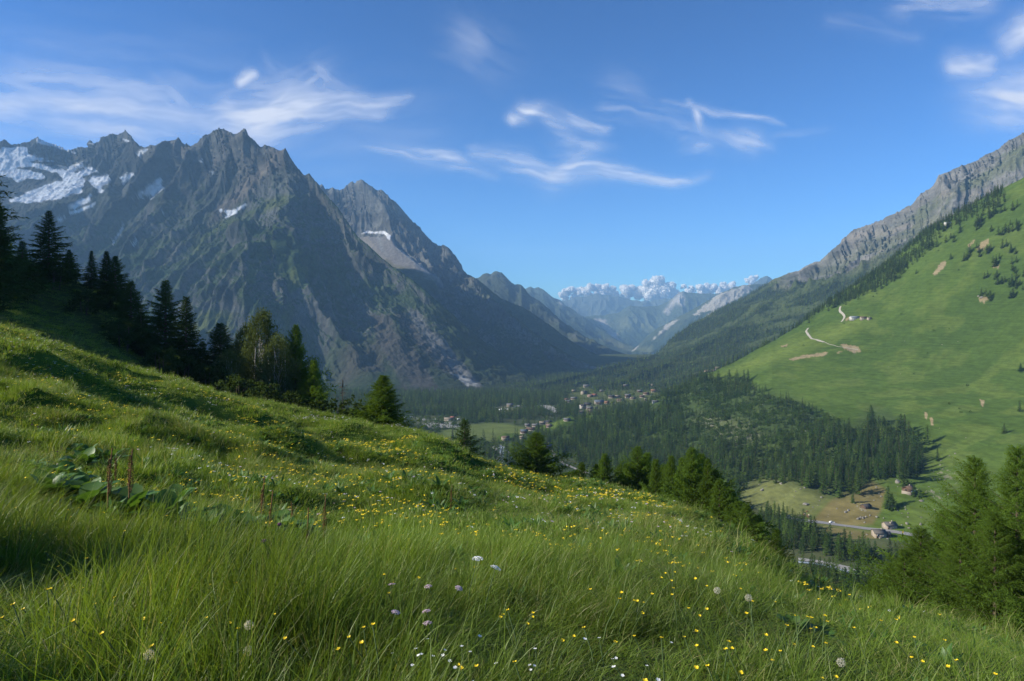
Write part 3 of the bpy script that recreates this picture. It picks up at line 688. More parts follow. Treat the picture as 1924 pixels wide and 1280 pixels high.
def mr_z(x, y):
    q = CX+x/y*F; j = int(np.clip(np.searchsorted(MRx, q)-1, 0, len(MRx)-2)); u = (q-MRx[j])/(MRx[j+1]-MRx[j])
    if u < 0 or u > 1: return -999.
    D = MR.V[:MRt, j, 1]; Z = MR.V[:MRt, j, 2]
    return float(np.interp(y, D, Z, left=-999., right=-999.))
def val_z(x, y): return max(nh_z(x, y), vf_z(x, y), mr_z(x, y) if y > 1550 else -999.)
def hit(px_, py_, dmin=300., dmax=2400.):
    """where the sight line first meets the valley floor or the hillside"""
    d = dmin; prev = d
    while d < dmax:
        x = (px_-CX)/F*d; z = (HY-py_)/F*d
        if z <= val_z(x, d):
            lo_, hi_ = prev, d
            for _ in range(14):
                m_ = (lo_+hi_)/2; xx = (px_-CX)/F*m_
                if (HY-py_)/F*m_ <= val_z(xx, m_): hi_ = m_
                else: lo_ = m_
            xx = (px_-CX)/F*hi_; return np.array([xx, hi_, val_z(xx, hi_)])
        prev = d; d *= 1.004
    return None
# (px, py of the base, width m, depth m, wall height m, turn deg, style, roof tone, label)
HOUSES = [
 (1707,925,8.5,7,3.6,35,'chalet','brown','brown roofed chalet with a pale blue white window band, highest above the valley road'),
 (1627,954,6.5,5,1.6,20,'hut','dark','half buried dark wooden hay barn with a slate roof under a tree'),
 (1671,992,8.2,6,2.9,4,'stone','slate','pale stone house with a small dormer, just above the valley road'),
 (1651,1008,8.0,7,3.2,-6,'stone','slate','stone house with a large slate roof and wooden annex, just below the valley road'),
 (1606,600,17,8,3.4,2,'farm','tin','long white alpine barn with a tin roof on the green hillside'),
 (1622,600,10,7,3.0,-4,'farm','brown','tan middle barn beside the long white one on the green hillside'),
 (1633,600.5,6,5,2.6,8,'stone','slate','small stone hut at the right end of the hillside farm'),
 (1101.7,728,18,10,6,0,'inn','grey','big grey roofed inn at the top of the village'),(1097,741,14,10,7,40,'inn','dark','tall cream inn under the big grey roofed one'),
 (1078,751,14,9,4,10,'chalet','grey','grey roofed chalet above the orange one at the left of the village'),(1064.6,752,8,7,3,20,'chalet','orange','small orange walled house leftmost in the village'),
 (1068,756,13,8,3.5,-10,'chalet','grey','low brown chalet in front of the small orange one'),(1108.6,746,12,8,4,10,'inn','pink','pinkish house left of the red roof in the village'),
 (1116.6,745,12,9,4.5,15,'inn','red','red roofed house in the middle of the village'),(1125.5,760,20,14,7,5,'inn','blue','largest block with a wide blue grey roof in the village centre'),
 (1139.5,759,10,8,4.5,10,'chalet','orange','orange wooden house beside the wide blue grey roof'),(1130,736,9,7,3,0,'chalet','grey','grey roofed hut alone above the village lawn'),
 (1149,748,13,10,5,-25,'chalet','dark','dark roofed chalet left of the tan one by the lawn'),(1159.5,747,12,8,3.5,0,'chalet','tan','tan roofed low house by the lawn'),
 (1165.8,754,16,9,3.5,-20,'chalet','brown','wide brown roofed chalet in front of the tan one'),(1179.5,748,12,10,7.5,5,'chalet','grey','tall narrow chalet with grey roof right of the lawn'),
 (1175,726,11,7,3.5,10,'chalet','grey','grey roofed chalet among trees above the tall narrow one'),(1202,737,12,8,4,0,'chalet','grey','pinkish chalet in the right part of the village, upper row'),
 (1214,742,13,8,4.5,15,'chalet','brown','brown chalet between upper row and the small orange wall'),(1228,737,13,9,5,-10,'chalet','orange','reddish walled chalet furthest right in the upper row'),
 (1212.7,753,5,5,4.5,0,'inn','tan','tiny orange walled house at the right edge of the village'),(1231,756,10,5,2,0,'inn','grey','low white building right of the village'),
 (1094.5,768,12,9,7,25,'inn','dark','white walled house with steep dark roof at the village front'),(1104,762,14,9,4.5,-10,'chalet','dark','dark roofed chalet behind the white walled front house'),
 (1107.5,769,13,9,3.5,10,'chalet','grey','silver grey roofed chalet in the village front row'),(1119,768,6,5,3,0,'inn','grey','small white cube like house in the village front row'),
 (1108.6,775,10,8,3.5,0,'chalet','pink','pink tinged low house at the very front of the village'),(1092.6,776,8,7,3,15,'chalet','tan','pale little house at the front left of the village'),
 (1077.7,736,9,7,3,0,'chalet','tan','pale house at the upper left of the village among trees'),(1206,747,11,8,3.5,0,'chalet','brown','brown chalet in the lower row at the right of the village'),
 (1188.6,750,12,7,3,10,'chalet','brown','low brown chalet below the tall narrow one'),(1225,725,5,5,3.5,0,'inn','tan','tiny cream house high among trees right of the village'),
 (1065,791,10,7,3,10,'chalet','grey','lone grey roofed chalet in the wood under the village'),
 (984.5,815,11,8,5,15,'chalet','blue','blue grey roofed house at the right edge of the valley field'),(997.6,809,13,7,3.5,-15,'chalet','brown','brown house behind the valley field'),
 (1006,802,11,7,3.5,10,'chalet','grey','grey roofed house in the row behind the valley field'),(1019,797,10,7,3,0,'chalet','tan','pale roofed house in the row behind the valley field'),
 (1030,795,11,7,3,10,'chalet','dark','dark roofed house at the right end of the row behind the field'),(1031,803,9,7,3.5,0,'chalet','pink','pink tinged house below the row behind the field'),
 (991,801,8,6,3,0,'chalet','grey','small grey house at the left of the row behind the field'),(949.6,826,11,7,3.6,20,'farm','brown','cream walled barn standing alone on the valley field'),
 (980,824,6,5,2.5,0,'chalet','tan','small pale shed at the tip of the valley field'),(1027,842,13,9,4.5,-15,'chalet','blue','grey roofed house beside the valley path, above the spreading larch'),
 (958,765,13,8,6,10,'inn','grey','tall cream camp building at the upper end of the camping ground'),(843,791,16,8,4,5,'farm','tan','cream building with tan roof at the lower camping ground'),
 (851,787,8,6,3,0,'chalet','red','small red roofed hut behind the cream camp building')]
hp = []
for h in HOUSES:
    q = hit(h[0], h[1]); hp.append(q)
    if q is None: print('no hit', h[0], h[1])
HP = np.array([q for q in hp if q is not None])
def clear_houses(T):
    """keep house plots and what lies just in front of them open"""
    keep = np.ones(len(T), bool)
    for q in HP:
        f = 14+q[1]*.022
        dx = T[:, 0]-q[0]*T[:, 1]/q[1]; dy = q[1]-T[:, 1]
        keep &= ~((np.abs(dx) < 9) & (dy > -9) & (dy < f*1.6))
    return T[keep]
# ================================================================= TREES
def _tri(base, d, side, L, w):
    """slim triangles: base (n,3), direction d, width direction side, length L (n,), half width w (n,)"""
    n = len(base); V = np.empty((n, 3, 3))
    V[:, 0] = base-side*w[:, None]; V[:, 1] = base+side*w[:, None]; V[:, 2] = base+d*L[:, None]
    return V
def unit(v): return v/(np.linalg.norm(v, axis=-1, keepdims=True)+1e-9)
def tube(pts, rad, k=6):
    pts = np.asarray(pts, float); n = len(pts); V = []; 
    for i in range(n):
        t = pts[min(i+1, n-1)]-pts[max(i-1, 0)]; t = t/np.linalg.norm(t)
        a = np.cross(t, [0.31, .95, 0.02]); a /= np.linalg.norm(a); b = np.cross(t, a)
        for j in range(k):
            q = 2*math.pi*j/k; V.append(pts[i]+rad[i]*(a*math.cos(q)+b*math.sin(q)))
    Fq = []
    for i in range(n-1):
        for j in range(k):
            Fq.append((i*k+j, i*k+(j+1) % k, (i+1)*k+(j+1) % k, (i+1)*k+j))
    return np.array(V), np.array(Fq)
def join(parts):
    V = []; Fs = []; o = 0
    for v, f in parts: V.append(v); Fs.append(f+o); o += len(v)
    return np.concatenate(V), np.concatenate(Fs)
def conifer(seed, H, Rr, nb, nt_, sub=1, h0=.08, droop=.25, shape=.8, loose=0., tw=.30, dens_w=.5, trunk_r=None, branches=False, irr=.18, hang=.0):
    """H height, Rr crown radius, nb branches, nt_ twigs along each branch (both sides), sub leaf tufts per twig"""
    r = RS(seed); h = h0+(1-h0)*(np.arange(nb)+r.rand(nb)*.8)/nb; h = np.minimum(h, .995)
    az = np.arange(nb)*2.39996+r.rand(nb)*.7
    lob = 1+irr*np.sin(az*2+r.rand()*6)+irr*.8*np.sin(az*3+h*9+r.rand()*6)
    L = Rr*((1-h)**shape)*np.minimum(1, .55+2.2*(h-h0)/(1-h0)+.25)*lob*(.42+.92*r.rand(nb)**.9)+.02*H
    z0 = h*H; el = -droop+1.0*np.maximum(0, h-.35)*1.3
    do = np.stack([np.cos(az), np.sin(az), 0*az], -1)
    la = np.stack([-np.sin(az), np.cos(az), 0*az], -1)
    def bpt(t):  # t (...,) along the branch
        return (do*(L*np.cos(el))[:, None])[:, None]*t[..., None]+np.stack([0*t, 0*t, z0[:, None]+(L*np.sin(el))[:, None]*t+(L*.16)[:, None]*t*t*(1 if droop > 0 else 0)], -1)
    t = (.12+.88*(np.arange(nt_)+.5)/nt_)[None, :]+(r.rand(nb, nt_)-.5)/nt_; t = np.clip(t, .05, 1)
    B = bpt(t); T = []
    for sgn in (-1, 1, 0):
        if sgn == 0:
            d = unit(do[:, None]+r.randn(nb, nt_, 3)*.25); ln = (L[:, None]*.30+0*t)*(.6+.6*r.rand(nb, nt_))
        else:
            d = unit(do[:, None]*.75+sgn*la[:, None]*(.8+.3*r.rand(nb, nt_, 1))+r.randn(nb, nt_, 3)*.13-np.array([0, 0, .18+hang]))
            ln = L[:, None]*tw*(1.15-t)*(.6+.7*r.rand(nb, nt_))+.012*H
        if sub == 1:
            sd = unit(np.cross(d, r.randn(nb, nt_, 3)*.55+np.array([0, 0, 1.])))
            T.append(_tri(B.reshape(-1, 3), d.reshape(-1, 3), sd.reshape(-1, 3), ln.ravel(), (ln*dens_w*.5).ravel()))
        else:
            for k in range(sub):
                s = (k+r.rand(nb, nt_))/sub; b2 = B+d*(ln*s)[..., None]
                d2 = unit(d*.7+r.randn(nb, nt_, 3)*(.42+loose)-np.array([0, 0, hang])); l2 = ln/sub*1.9*(.7+.6*r.rand(nb, nt_))
                sd = unit(np.cross(d2, r.randn(nb, nt_, 3)))
                T.append(_tri(b2.reshape(-1, 3), d2.reshape(-1, 3), sd.reshape(-1, 3), l2.ravel(), (l2*dens_w*.42).ravel()))
    T.append(_tri(np.array([[0, 0, H*.93]]*3), unit(np.array([[0, .02, 1.], [.05, 0, 1], [-.04, -.03, 1]])), np.array([[1., 0, 0], [0, 1, 0], [.7, .7, 0]]), np.array([.09, .08, .07])*H, np.array([.01]*3)*H))
    T = np.concatenate(T); V = T.reshape(-1, 3); Fc = np.arange(len(V)).reshape(-1, 3)
    tr = trunk_r or H*.016
    zz = np.linspace(-.04*H, H*.97, 9); bend = np.cumsum(r.randn(9, 2)*.0025*H, 0)*0
    tv, tf = tube([(bend[i, 0], bend[i, 1], z) for i, z in enumerate(zz)], tr*(1.02-np.clip(zz/H, 0, 1))**.9+.004*H*.3, 7)
    ps = [(tv, tf)]
    if branches:
        tt = np.linspace(0, .85, 4)[None, :].repeat(nb, 0); Q = bpt(tt)
        for k in range(0, nb): ps.append(tube(Q[k], np.linspace(.010*H*.4, .002*H*.5, 4)*(1.1-h[k]), 3))
    return (V, Fc), join(ps)
def clumpy_tree(seed, H, Rr, nclump, nleaf, leaf, h0=.15, trunk_r=None, stems=1, topw=.5, flat=.8):
    """broad-leaved crown: leaf-sized quads gathered in clumps on limbs"""
    r = RS(seed); ps = []; L = []
    cs = []
    for k in range(nclump):
        h = h0+(1-h0)*((k+.5)/nclump)**.85; a = k*2.39996+r.rand()*.8
        prof = math.sin(min(1, max(.03, (h-h0)/(1-h0)))**.75*math.pi)**.6*(1-topw*h)+.12
        q = Rr*prof*(.35+.65*math.sqrt(r.rand()))
        cs.append((q*math.cos(a), q*math.sin(a), h*H*.95, Rr*(.20+.2*r.rand())*(1.15-.45*h)))
    for (x, y, z, s) in cs:
        n = int(nleaf*(s/Rr/.3)**2)
        u = unit(r.randn(n, 3)); rr = s*(.35+.65*r.rand(n, 1)**.5)*(1+.35*fbm(u[:, :1]*2+x, u[:, 1:2]*2+z, 2, seed))
        c = np.array([x, y, z])+u*rr*np.array([1, 1, flat])
        d = unit(r.randn(n, 3)+u*.6); sd = unit(np.cross(d, r.randn(n, 3))); l = leaf*(.6+.8*r.rand(n, 1))
        q = np.stack([c-d*l-sd*l*.1, c-sd*l*.6, c+d*l, c+sd*l*.6], 1)
        L.append(q.reshape(-1, 3))
    V = np.concatenate(L); Fq = np.arange(len(V)).reshape(-1, 4)
    tr = trunk_r or H*.018
    for s in range(stems):
        a = s*2.1; top = np.array([math.cos(a)*Rr*.25*(stems > 1), math.sin(a)*Rr*.25*(stems > 1), H*.85])
        b = np.array([math.cos(a)*.1*(stems > 1), math.sin(a)*.1*(stems > 1), -.06*H])
        pts = [b+(top-b)*t+np.array([math.sin(t*5+s), math.cos(t*4), 0])*.012*H*t for t in np.linspace(0, 1, 7)]
        ps.append(tube(pts, np.linspace(tr, tr*.2, 7), 7))
    for k, (x, y, z, s) in enumerate(cs):
        if k % 2: continue
        b = np.array([0, 0, max(.05*H, z-.25*H)]); e = np.array([x, y, z]); m = (b+e)/2+np.array([0, 0, -.03*H])
        ps.append(tube([b, m, e], [tr*.35, tr*.22, tr*.08], 4))
    return (V, Fq), join(ps)

M_spruce = leaf_mat('spruce_needles', (.034,.068,.020), (.065,.105,.030), .3, .6, .25)
M_larch = leaf_mat('larch_needles', (.075,.135,.020), (.130,.205,.034), .5, .5, .2)
M_wood = leaf_mat('forest_needles', (.034,.076,.016), (.070,.125,.024), .34, .25, .45, hue=(.115,.175,.034))
M_leaf = leaf_mat('birch_leaves', (.085,.118,.045), (.14,.17,.065), .35, .4, .15)
M_bush = leaf_mat('bush_leaves', (.035,.060,.018), (.060,.090,.028), .35, .9, .2)
M_bark = simple_mat('bark', (.10,.075,.055), .95, .4, 6, .03)
M_birch = simple_mat('pale_bark', (.42,.40,.36), .9, .35, 5, .02)

def gn_instances(name, pts, rotz, scl, idx, protos, tilt=None):
    """points that carry copies of the given meshes: for what nobody could count"""
    me = bpy.data.meshes.new(name); me.vertices.add(len(pts)); me.vertices.foreach_set('co', np.asarray(pts, np.float32).ravel())
    def at(nm, ty, v):
        a = me.attributes.new(nm, ty, 'POINT'); a.data.foreach_set('value' if ty != 'FLOAT_VECTOR' else 'vector', np.asarray(v).ravel())
    rot = np.zeros((len(pts), 3), np.float32); rot[:, 2] = rotz
    if tilt is not None: rot[:, 0] = tilt[0]; rot[:, 1] = tilt[1]
    at('rot', 'FLOAT_VECTOR', rot)
    s3 = np.asarray(scl, np.float32)
    if s3.ndim == 1: s3 = np.repeat(s3[:, None], 3, 1)
    at('scl', 'FLOAT_VECTOR', s3); at('idx', 'INT', np.asarray(idx, np.int32))
    me.update()
    o = link(name, me)
    c = bpy.data.collections.new(name+'_kinds')
    for k, pm in enumerate(protos):
        q = bpy.data.objects.new('%s_kind' % name if k == 0 else '%s_kind.%03d' % (name, k), pm); c.objects.link(q)
    ng = bpy.data.node_groups.new(name+'_spread', 'GeometryNodeTree')
    ng.interface.new_socket('Geometry', in_out='INPUT', socket_type='NodeSocketGeometry')
    ng.interface.new_socket('Geometry', in_out='OUTPUT', socket_type='NodeSocketGeometry')
    nn = ng.nodes; gi = nn.new('NodeGroupInput'); go = nn.new('NodeGroupOutput')
    ci = nn.new('GeometryNodeCollectionInfo'); ci.inputs['Collection'].default_value = c
    ci.inputs['Separate Children'].default_value = True; ci.inputs['Reset Children'].default_value = True
    ip = nn.new('GeometryNodeInstanceOnPoints'); ip.inputs['Pick Instance'].default_value = True
    def na(nm, ty):
        a = nn.new('GeometryNodeInputNamedAttribute'); a.data_type = ty; a.inputs['Name'].default_value = nm
        return [s for s in a.outputs if s.enabled and s.name == 'Attribute'][0]
    ng.links.new(gi.outputs[0], ip.inputs['Points']); ng.links.new(ci.outputs[0], ip.inputs['Instance'])
    ng.links.new(na('idx', 'INT'), ip.inputs['Instance Index'])
    rn = nn.new('FunctionNodeEulerToRotation'); ng.links.new(na('rot', 'FLOAT_VECTOR'), rn.inputs[0])
    ng.links.new(rn.outputs[0], ip.inputs['Rotation']); ng.links.new(na('scl', 'FLOAT_VECTOR'), ip.inputs['Scale'])
    ng.links.new(ip.outputs[0], go.inputs[0])
    md = o.modifiers.new('spread', 'NODES'); md.node_group = ng
    o['kind'] = 'stuff'
    return o
def tree_meshes(name, ct, mats, trunk=True):
    (cv, cf), (tv, tf) = ct
    return mesh_np(name+'_crown', cv, cf, [mats[0]]), mesh_np(name+'_trunk', tv, tf, [mats[1]], True)
def one_mesh(name, ct, mats):
    (cv, cf), (tv, tf) = ct
    tf3 = np.concatenate([tf[:, [0, 1, 2]], tf[:, [0, 2, 3]]]); 
    if cf.shape[1] == 4: cf = np.concatenate([cf[:, [0, 1, 2]], cf[:, [0, 2, 3]]])
    return mesh_np(name, np.concatenate([cv, tv]), np.concatenate([cf, tf3+len(cv)]), mats, False, [0]*len(cf)+[1]*len(tf3))
def place_tree(name, meshes, loc, rz, h, label, cat='tree', group=None, sx=1.):
    e = empty(name, loc, rz); e.scale = (h*sx, h*sx, h)
    link('crown', meshes[0], e); link('trunk', meshes[1], e)
    return tag(e, label, cat, group)

# all prototypes are one metre tall and scaled to height
near_spruce = [tree_meshes('near_spruce', conifer(s, 1., rr, 190, 13, 4, .03, dr, shp, .05, .30, .45, .018, True, .22, .06), (M_spruce, M_bark)) for s, rr, dr, shp in ((1,.25,.30,.95),(2,.21,.36,1.0),(3,.28,.22,.9))]
near_larch = [tree_meshes('near_larch', conifer(s, 1., rr, 240, 16, 5, .03, dr, shp, .35, .40, .34, .016, True, .42, .05), (M_larch, M_bark)) for s, rr, dr, shp in ((11,.29,.10,.9),(12,.33,.14,.85),(13,.25,.05,.95))]
big_larch = [tree_meshes('big_larch', conifer(s, 1., rr, 230, 30, 8, .02, .10, shp, .45, .34, .24, .014, True, .34, .10), (M_larch, M_bark)) for s, rr, shp in ((21,.33,.85),(22,.30,.9))]
mid_tree = [tree_meshes('forest_tree', conifer(s, 1., rr, 80, 5, 1, .04, .2, shp, 0, .45, .8, .016, False, .2), (M_wood, M_bark)) for s, rr, shp in ((31,.19,.85),(32,.16,.95),(33,.22,.8),(34,.20,.7),(35,.24,.75))]
low_tree = [one_mesh('far_forest_tree', conifer(s, 1., rr, 34, 3, 1, .03, .2, shp, 0, .55, 1.1, .018, False, .2), (M_wood, M_bark)) for s, rr, shp in ((41,.20,.85),(42,.17,.95),(43,.23,.75),(44,.21,.7))]
tiny_tree = [one_mesh('tiny_forest_tree', conifer(s, 1., rr, 14, 2, 1, .02, .2, .8, 0, .7, 1.5, .018, False, .2), (M_wood, M_bark)) for s, rr in ((51,.22),(52,.19),(53,.25))]
bush_m = [tree_meshes('bush', clumpy_tree(s, 1., .62, 16, 190, .030, .12, .02, 3, .2), (M_bush, M_bark)) for s in (61, 62)]
M_rub = leaf_mat('shrub_leaves', (.055,.105,.020), (.095,.155,.030), .4, .5, .3)
shrub_lo = [one_mesh('low_shrub', clumpy_tree(s, 1., .7, 8, 26, .12, .1, .03, 1, .2), (M_rub, M_bark)) for s in (65, 66, 67)]

# ---- forests: where trees grow (authored on the photo, grown in the world)
def dens_poly(p, poly, w=3): 
    sx, sy = screen(p.V); return soft_poly(sx, sy, poly, w)
sxN, syN = screen(NH.V); sxV, syV = screen(VF.V); sxM, syM = screen(MR.V)
open_holes = [[(1385,955),(1380,925),(1420,905),(1500,915),(1560,935),(1600,925),(1660,905),(1680,925),(1700,960),(1690,985),(1600,985),(1480,975),(1400,965)],
              [(1330,712),(1400,712),(1430,735),(1500,750),(1560,765),(1600,760),(1640,750),(1700,780),(1750,800),(1900,800),(1900,500),(1300,700)]]
dN = dens_poly(NH, [(935,868),(1000,812),(1060,802),(1120,786),(1200,765),(1262,733),(1300,704),(1340,716),(1400,722),(1440,748),(1500,765),(1560,800),(1610,815),(1640,800),(1700,815),(1730,860),(1728,885),(1700,912),(1668,902),(1640,905),(1600,930),(1560,932),(1500,915),(1440,905),(1385,925),(1385,985),(1300,975),(1080,900),(980,885)], 5)
sparse = dens_poly(NH, [(1290,735),(1420,745),(1520,775),(1560,800),(1500,850),(1420,850),(1360,840),(1300,815),(1270,780)], 12)
clump = sstep(-.25,.25,fbm(NH.V[...,0]/38,NH.V[...,1]/38,4,700))
dN = dN*(1-sparse*(1-.30-.45*clump))
path_gap = soft_poly(sxN, syN, [(1040,845),(1055,860),(1085,880),(1100,895),(1075,900),(1050,880),(1030,858)], 3)
dN *= 1-path_gap
# groups and bands on the pasture's upper edge
band = [(1325,705),(1420,655),(1500,610),(1535,588),(1560,570),(1600,545),(1650,508),(1700,472),(1740,438),(1800,404),(1850,376),(1880,360),(1890,380),(1850,395),(1800,425),(1760,440),(1745,470),(1710,500),(1680,530),(1640,548),(1600,568),(1560,575),(1520,588),(1490,612),(1420,652),(1335,702)]
dB = dens_poly(NH, band, 5)*sstep(-.75,-.1,fbm(NH.V[...,0]/45,NH.V[...,1]/45,4,702))
blobs = [(1562,578,9,9,9),(1568,566,10,8,9),(1895,470,16,8,5),(1870,492,14,6,4),(1820,432,20,7,6),(1780,450,16,6,5),(1875,440,22,8,7),(1890,395,22,8,7),(1790,488,4,4,1),(1810,490,7,4,2),(1868,500,6,5,2),(1850,525,6,4,2),(1842,528,3,3,1),(1880,530,14,10,7),(1850,470,16,6,6),(1830,480,14,6,5),(1900,430,16,10,8),(1860,405,14,6,6),(1900,535,4,4,2),(1912,520,12,28,14),(1848,553,6,6,2),(1858,560,5,5,2),(1898,565,9,6,3),(1915,695,6,5,2),(1918,775,3,3,1),(1888,812,3,3,1),(1758,868,7,6,1),(1518,607,2,2,1),(1725,515,8,4,1),(1745,465,18,5,6),(1765,430,16,8,8),(1690,505,14,9,8),(1850,420,14,6,5)]
rng = RS(5)
def near_pt(p, x, y): return on_patch(p, x, y)
iso = []
for (x,y,w_,h_,n_) in blobs:
    for k in range(n_):
        q = near_pt(NH, x+rng.uniform(-1,1)*w_, y+rng.uniform(-1,1)*h_); iso.append((q, rng.uniform(9,17)))
for (x,y,h) in [(1742,585+250,22),(1636,800,26),(1640,806,24),(1660,812,20),(1692,815,24),(1700,820,26),(1708,826,22),(1716,840,23),(1725,850,24),(1520,775,14),(1478,755,15),(1437,735,13),(1555,790,12),(1578,935,16),(1602,945,10),(1668,955,19),(1676,958,13),(1718,932,10),(1728,935,9),(1398,715,20),(1406,718,22),(1385,714,20),(1370,713,19),(1350,714,18),(1338,716,17),(1325,716,17)]:
    iso.append((near_pt(NH, x, y), h))
# shrubby patches read with low shrubs
T1 = thin(scatter(NH, dN*.022, None, 801), 4.2); 
T2 = thin(scatter(NH, dB*.045, None, 802), 4.0)
T1 = clear_houses(T1); T2 = clear_houses(T2)
hgt = lambda pts, lo, hi, s: lo+(hi-lo)*np.clip(.5+.35*RS(s).randn(len(pts))+.3*fbm(pts[:,0]/40,pts[:,1]/40,3,s),0,1)
h1 = hgt(T1, 11, 21, 811)*np.interp(T1[:,1],[500,700,1300],[1.15,1.05,.85]); h2 = hgt(T2, 9, 16, 812)
# smaller growth where the wood is open
ssp = soft_poly(*screen(T1), [(1290,735),(1420,745),(1520,775),(1560,800),(1500,850),(1420,850),(1360,840),(1300,815),(1270,780)], 12)
h1 *= 1-.45*ssp*(RS(3).rand(len(T1))<.8)
# river bank wood near the road (two rows)
dR = np.maximum(dens_poly(NH, [(1425,972),(1470,978),(1500,990),(1550,1022),(1600,1042),(1660,1052),(1760,1060),(1760,1075),(1640,1075),(1560,1062),(1500,1050),(1440,1040),(1415,1000)], 3), 0)
T3 = thin(scatter(NH, dR*.07, None, 803), 3.2); T3 = clear_houses(T3); h3 = hgt(T3, 10, 17, 813)
dR2 = dens_poly(VF, [(1440,1078),(1500,1084),(1560,1092),(1600,1102),(1700,1106),(1860,1112),(1860,1180),(1440,1180)], 3)
T4 = thin(scatter(VF, dR2*.05, None, 804), 3.6); h4 = hgt(T4, 11, 18, 814)
# valley floor woods
holes = np.ones(sxV.shape)
for poly, w_ in ((meadow_poly,2),(village_poly,2),(camp_poly,2),([(745,780),(800,780),(862,782),(872,795),(850,806),(745,806)],3),([(905,870),(930,872),(965,870),(962,850),(940,850)],2),([(1000,762),(1015,760),(1040,766),(1046,775),(1035,778),(1015,770)],1.5),([(1020,785),(1050,783),(1060,790),(1040,800),(980,815),(975,805)],2)):
    holes *= 1-soft_poly(sxV, syV, poly, w_)
YV = VF.V[...,1]; XV = VF.V[...,0]
foot1 = sstep(742,750,syV)+sstep(2100,2000,YV)*0
okV = (sxV > 560)*(sxV < 1360)*(YV > 820)*(YV < 2650)
gapn = sstep(-.55,-.25,fbm(XV/90,YV/90,4,710))
lo = sstep(1550,1300,YV)*sstep(960,900,sxV)   # riverside west bank: mixed scrub
dV = holes*okV*gapn*(1-.75*lo*sstep(-.1,.3,fbm(XV/60,YV/60,3,711)))
T5 = thin(scatter(VF, dV*np.clip(.018-.000002*(YV-1000),.012,.02), None, 805), 4.5); T5 = clear_houses(T5); h5 = hgt(T5, 12, 21, 815)
dv2 = dens_poly(VF,[(745,780),(800,780),(862,782),(872,795),(850,806),(745,806)],3)*.0035+dens_poly(VF,camp_poly,2)*.0015+dens_poly(VF,village_poly,2)*.006+dens_poly(VF,[(985,800),(1030,785),(1060,790),(1040,800)],2)*.004
T6 = thin(scatter(VF, dv2, None, 806), 5); T6 = clear_houses(T6); h6 = hgt(T6, 8, 15, 816)
# wooded mountain side
dM = MR_low*np.clip(.95-.8*sstep(.15,.45,fbm(MR.V[...,0]/120,MR.V[...,1]/120,4,712)),.05,1)*(MR.T<=1.0)
vm = soft_poly(sxM, syM, village_poly, 2)*(MR.T<.6); dM = dM*(1-.55*vm)
YM = MR.V[...,1]
T7 = scatter(MR, dM*np.interp(YM,[1600,2300,3200,4500],[.013,.010,.0075,.005])*(sxM<1960), None, 807); T7 = clear_houses(thin(T7, 5.))
h7 = hgt(T7, 12, 20, 817)
print('forest counts', len(T1), len(T2), len(T3), len(T4), len(T5), len(T6), len(T7), len(iso))

n_iso = 0
def wide(a):
    if n_iso: a[-n_iso:, :2] *= 1.7
    return a
def scl(h, s):
    r = RS(s); k = h*(.9+.25*r.rand(len(h))); return np.stack([k, k, h], 1)
# the 300 that show largest become trees of their own
cand = []
for nm, T, h in (('block', T1, h1), ('edge', T2, h2), ('bank', T3, h3), ('near', T4, h4)):
    for k in range(len(T)): cand.append((h[k]/T[k][1], nm, k))
for k, (q, h) in enumerate(iso): cand.append((h/q[1]*1.8, 'iso', k))
def seen_ok(q, h):
    sx_, sy_ = screen(np.array(q)); top = HY-(q[2]+h)/q[1]*F
    sk = np.interp(sx_, [760,830,880,950,1050,1150,1250,1350,1400,1500,1600,1700,1800,1924],[801,820,850,878,898,912,935,974,1010,1074,1109,1134,1163,1203])
    return -10 < sx_ < 1935 and top < sk-4
src = {'block': (T1, h1), 'edge': (T2, h2), 'bank': (T3, h3), 'near': (T4, h4)}
cand2 = []
for s_, nm, k in cand:
    q, h = (iso[k] if nm == 'iso' else (src[nm][0][k], src[nm][1][k]))
    if seen_ok(q, h): cand2.append((s_, nm, k))
cand2.sort(reverse=True); chosen = cand2[:290]
used = {k: set() for k in src}
ttxt = {'block': ('dark conifer standing in the dense wood below the open pasture', 'conifers of the dense wood below the pasture'),
        'bank': ('slim conifer in the strip between valley road and river', 'conifers between the road and the river'),
        'near': ('dark conifer on the near bank of the gravelly river', 'conifers on the near river bank'),
        'edge': ('conifer in the belt along the top edge of the pasture', 'conifers along the top edge of the pasture'),
        'iso': ('conifer standing apart or in a small group on the open pasture', 'scattered conifers on the pasture')}
rr = random.Random(9)
for s_, nm, k in chosen:
    if nm == 'iso': q, h = iso[k]
    else: used[nm].add(k); q, h = src[nm][0][k], src[nm][1][k]
    x_, y_ = screen(np.array(q))
    lab, grp = ttxt[nm]
    if nm == 'iso':
        if x_ < 1450: lab, grp = 'dark conifer in the row where the wood meets the pasture, casting shadow on the grass', 'row of conifers at the corner of the wood'
        elif y_ > 900: lab, grp = 'conifer on the shelf between the stone barns and the wood', 'conifers near the barns'
        elif x_ < 1745 and y_ > 700: lab, grp = 'tall conifer at the ragged upper border of the wood', 'tall conifers at the upper border of the wood'
    place_tree('conifer', mid_tree[rr.randrange(5)], q-np.array([0,0,.4]), rr.uniform(0,6.28), h, lab, 'tree', grp, rr.uniform(.9,1.15)*(1.45 if nm == 'iso' else 1.05))
for s_, nm, k in cand2[290:]:
    pass
rest = []; rh = []
for nm, (T, h) in src.items():
    m_ = np.array([i not in used[nm] for i in range(len(T))], bool)
    rest.append(T[m_]); rh.append(h[m_])
ch = [k for (_, nm, k) in chosen if nm == 'iso']
extra_iso = [iso[k] for k in range(len(iso)) if k not in ch]
if extra_iso:
    n_iso = len(extra_iso); rest.append(np.array([q for q, h in extra_iso])); rh.append(np.array([h for q, h in extra_iso]))
rest = np.concatenate(rest); rh = np.concatenate(rh); r_ = RS(91)
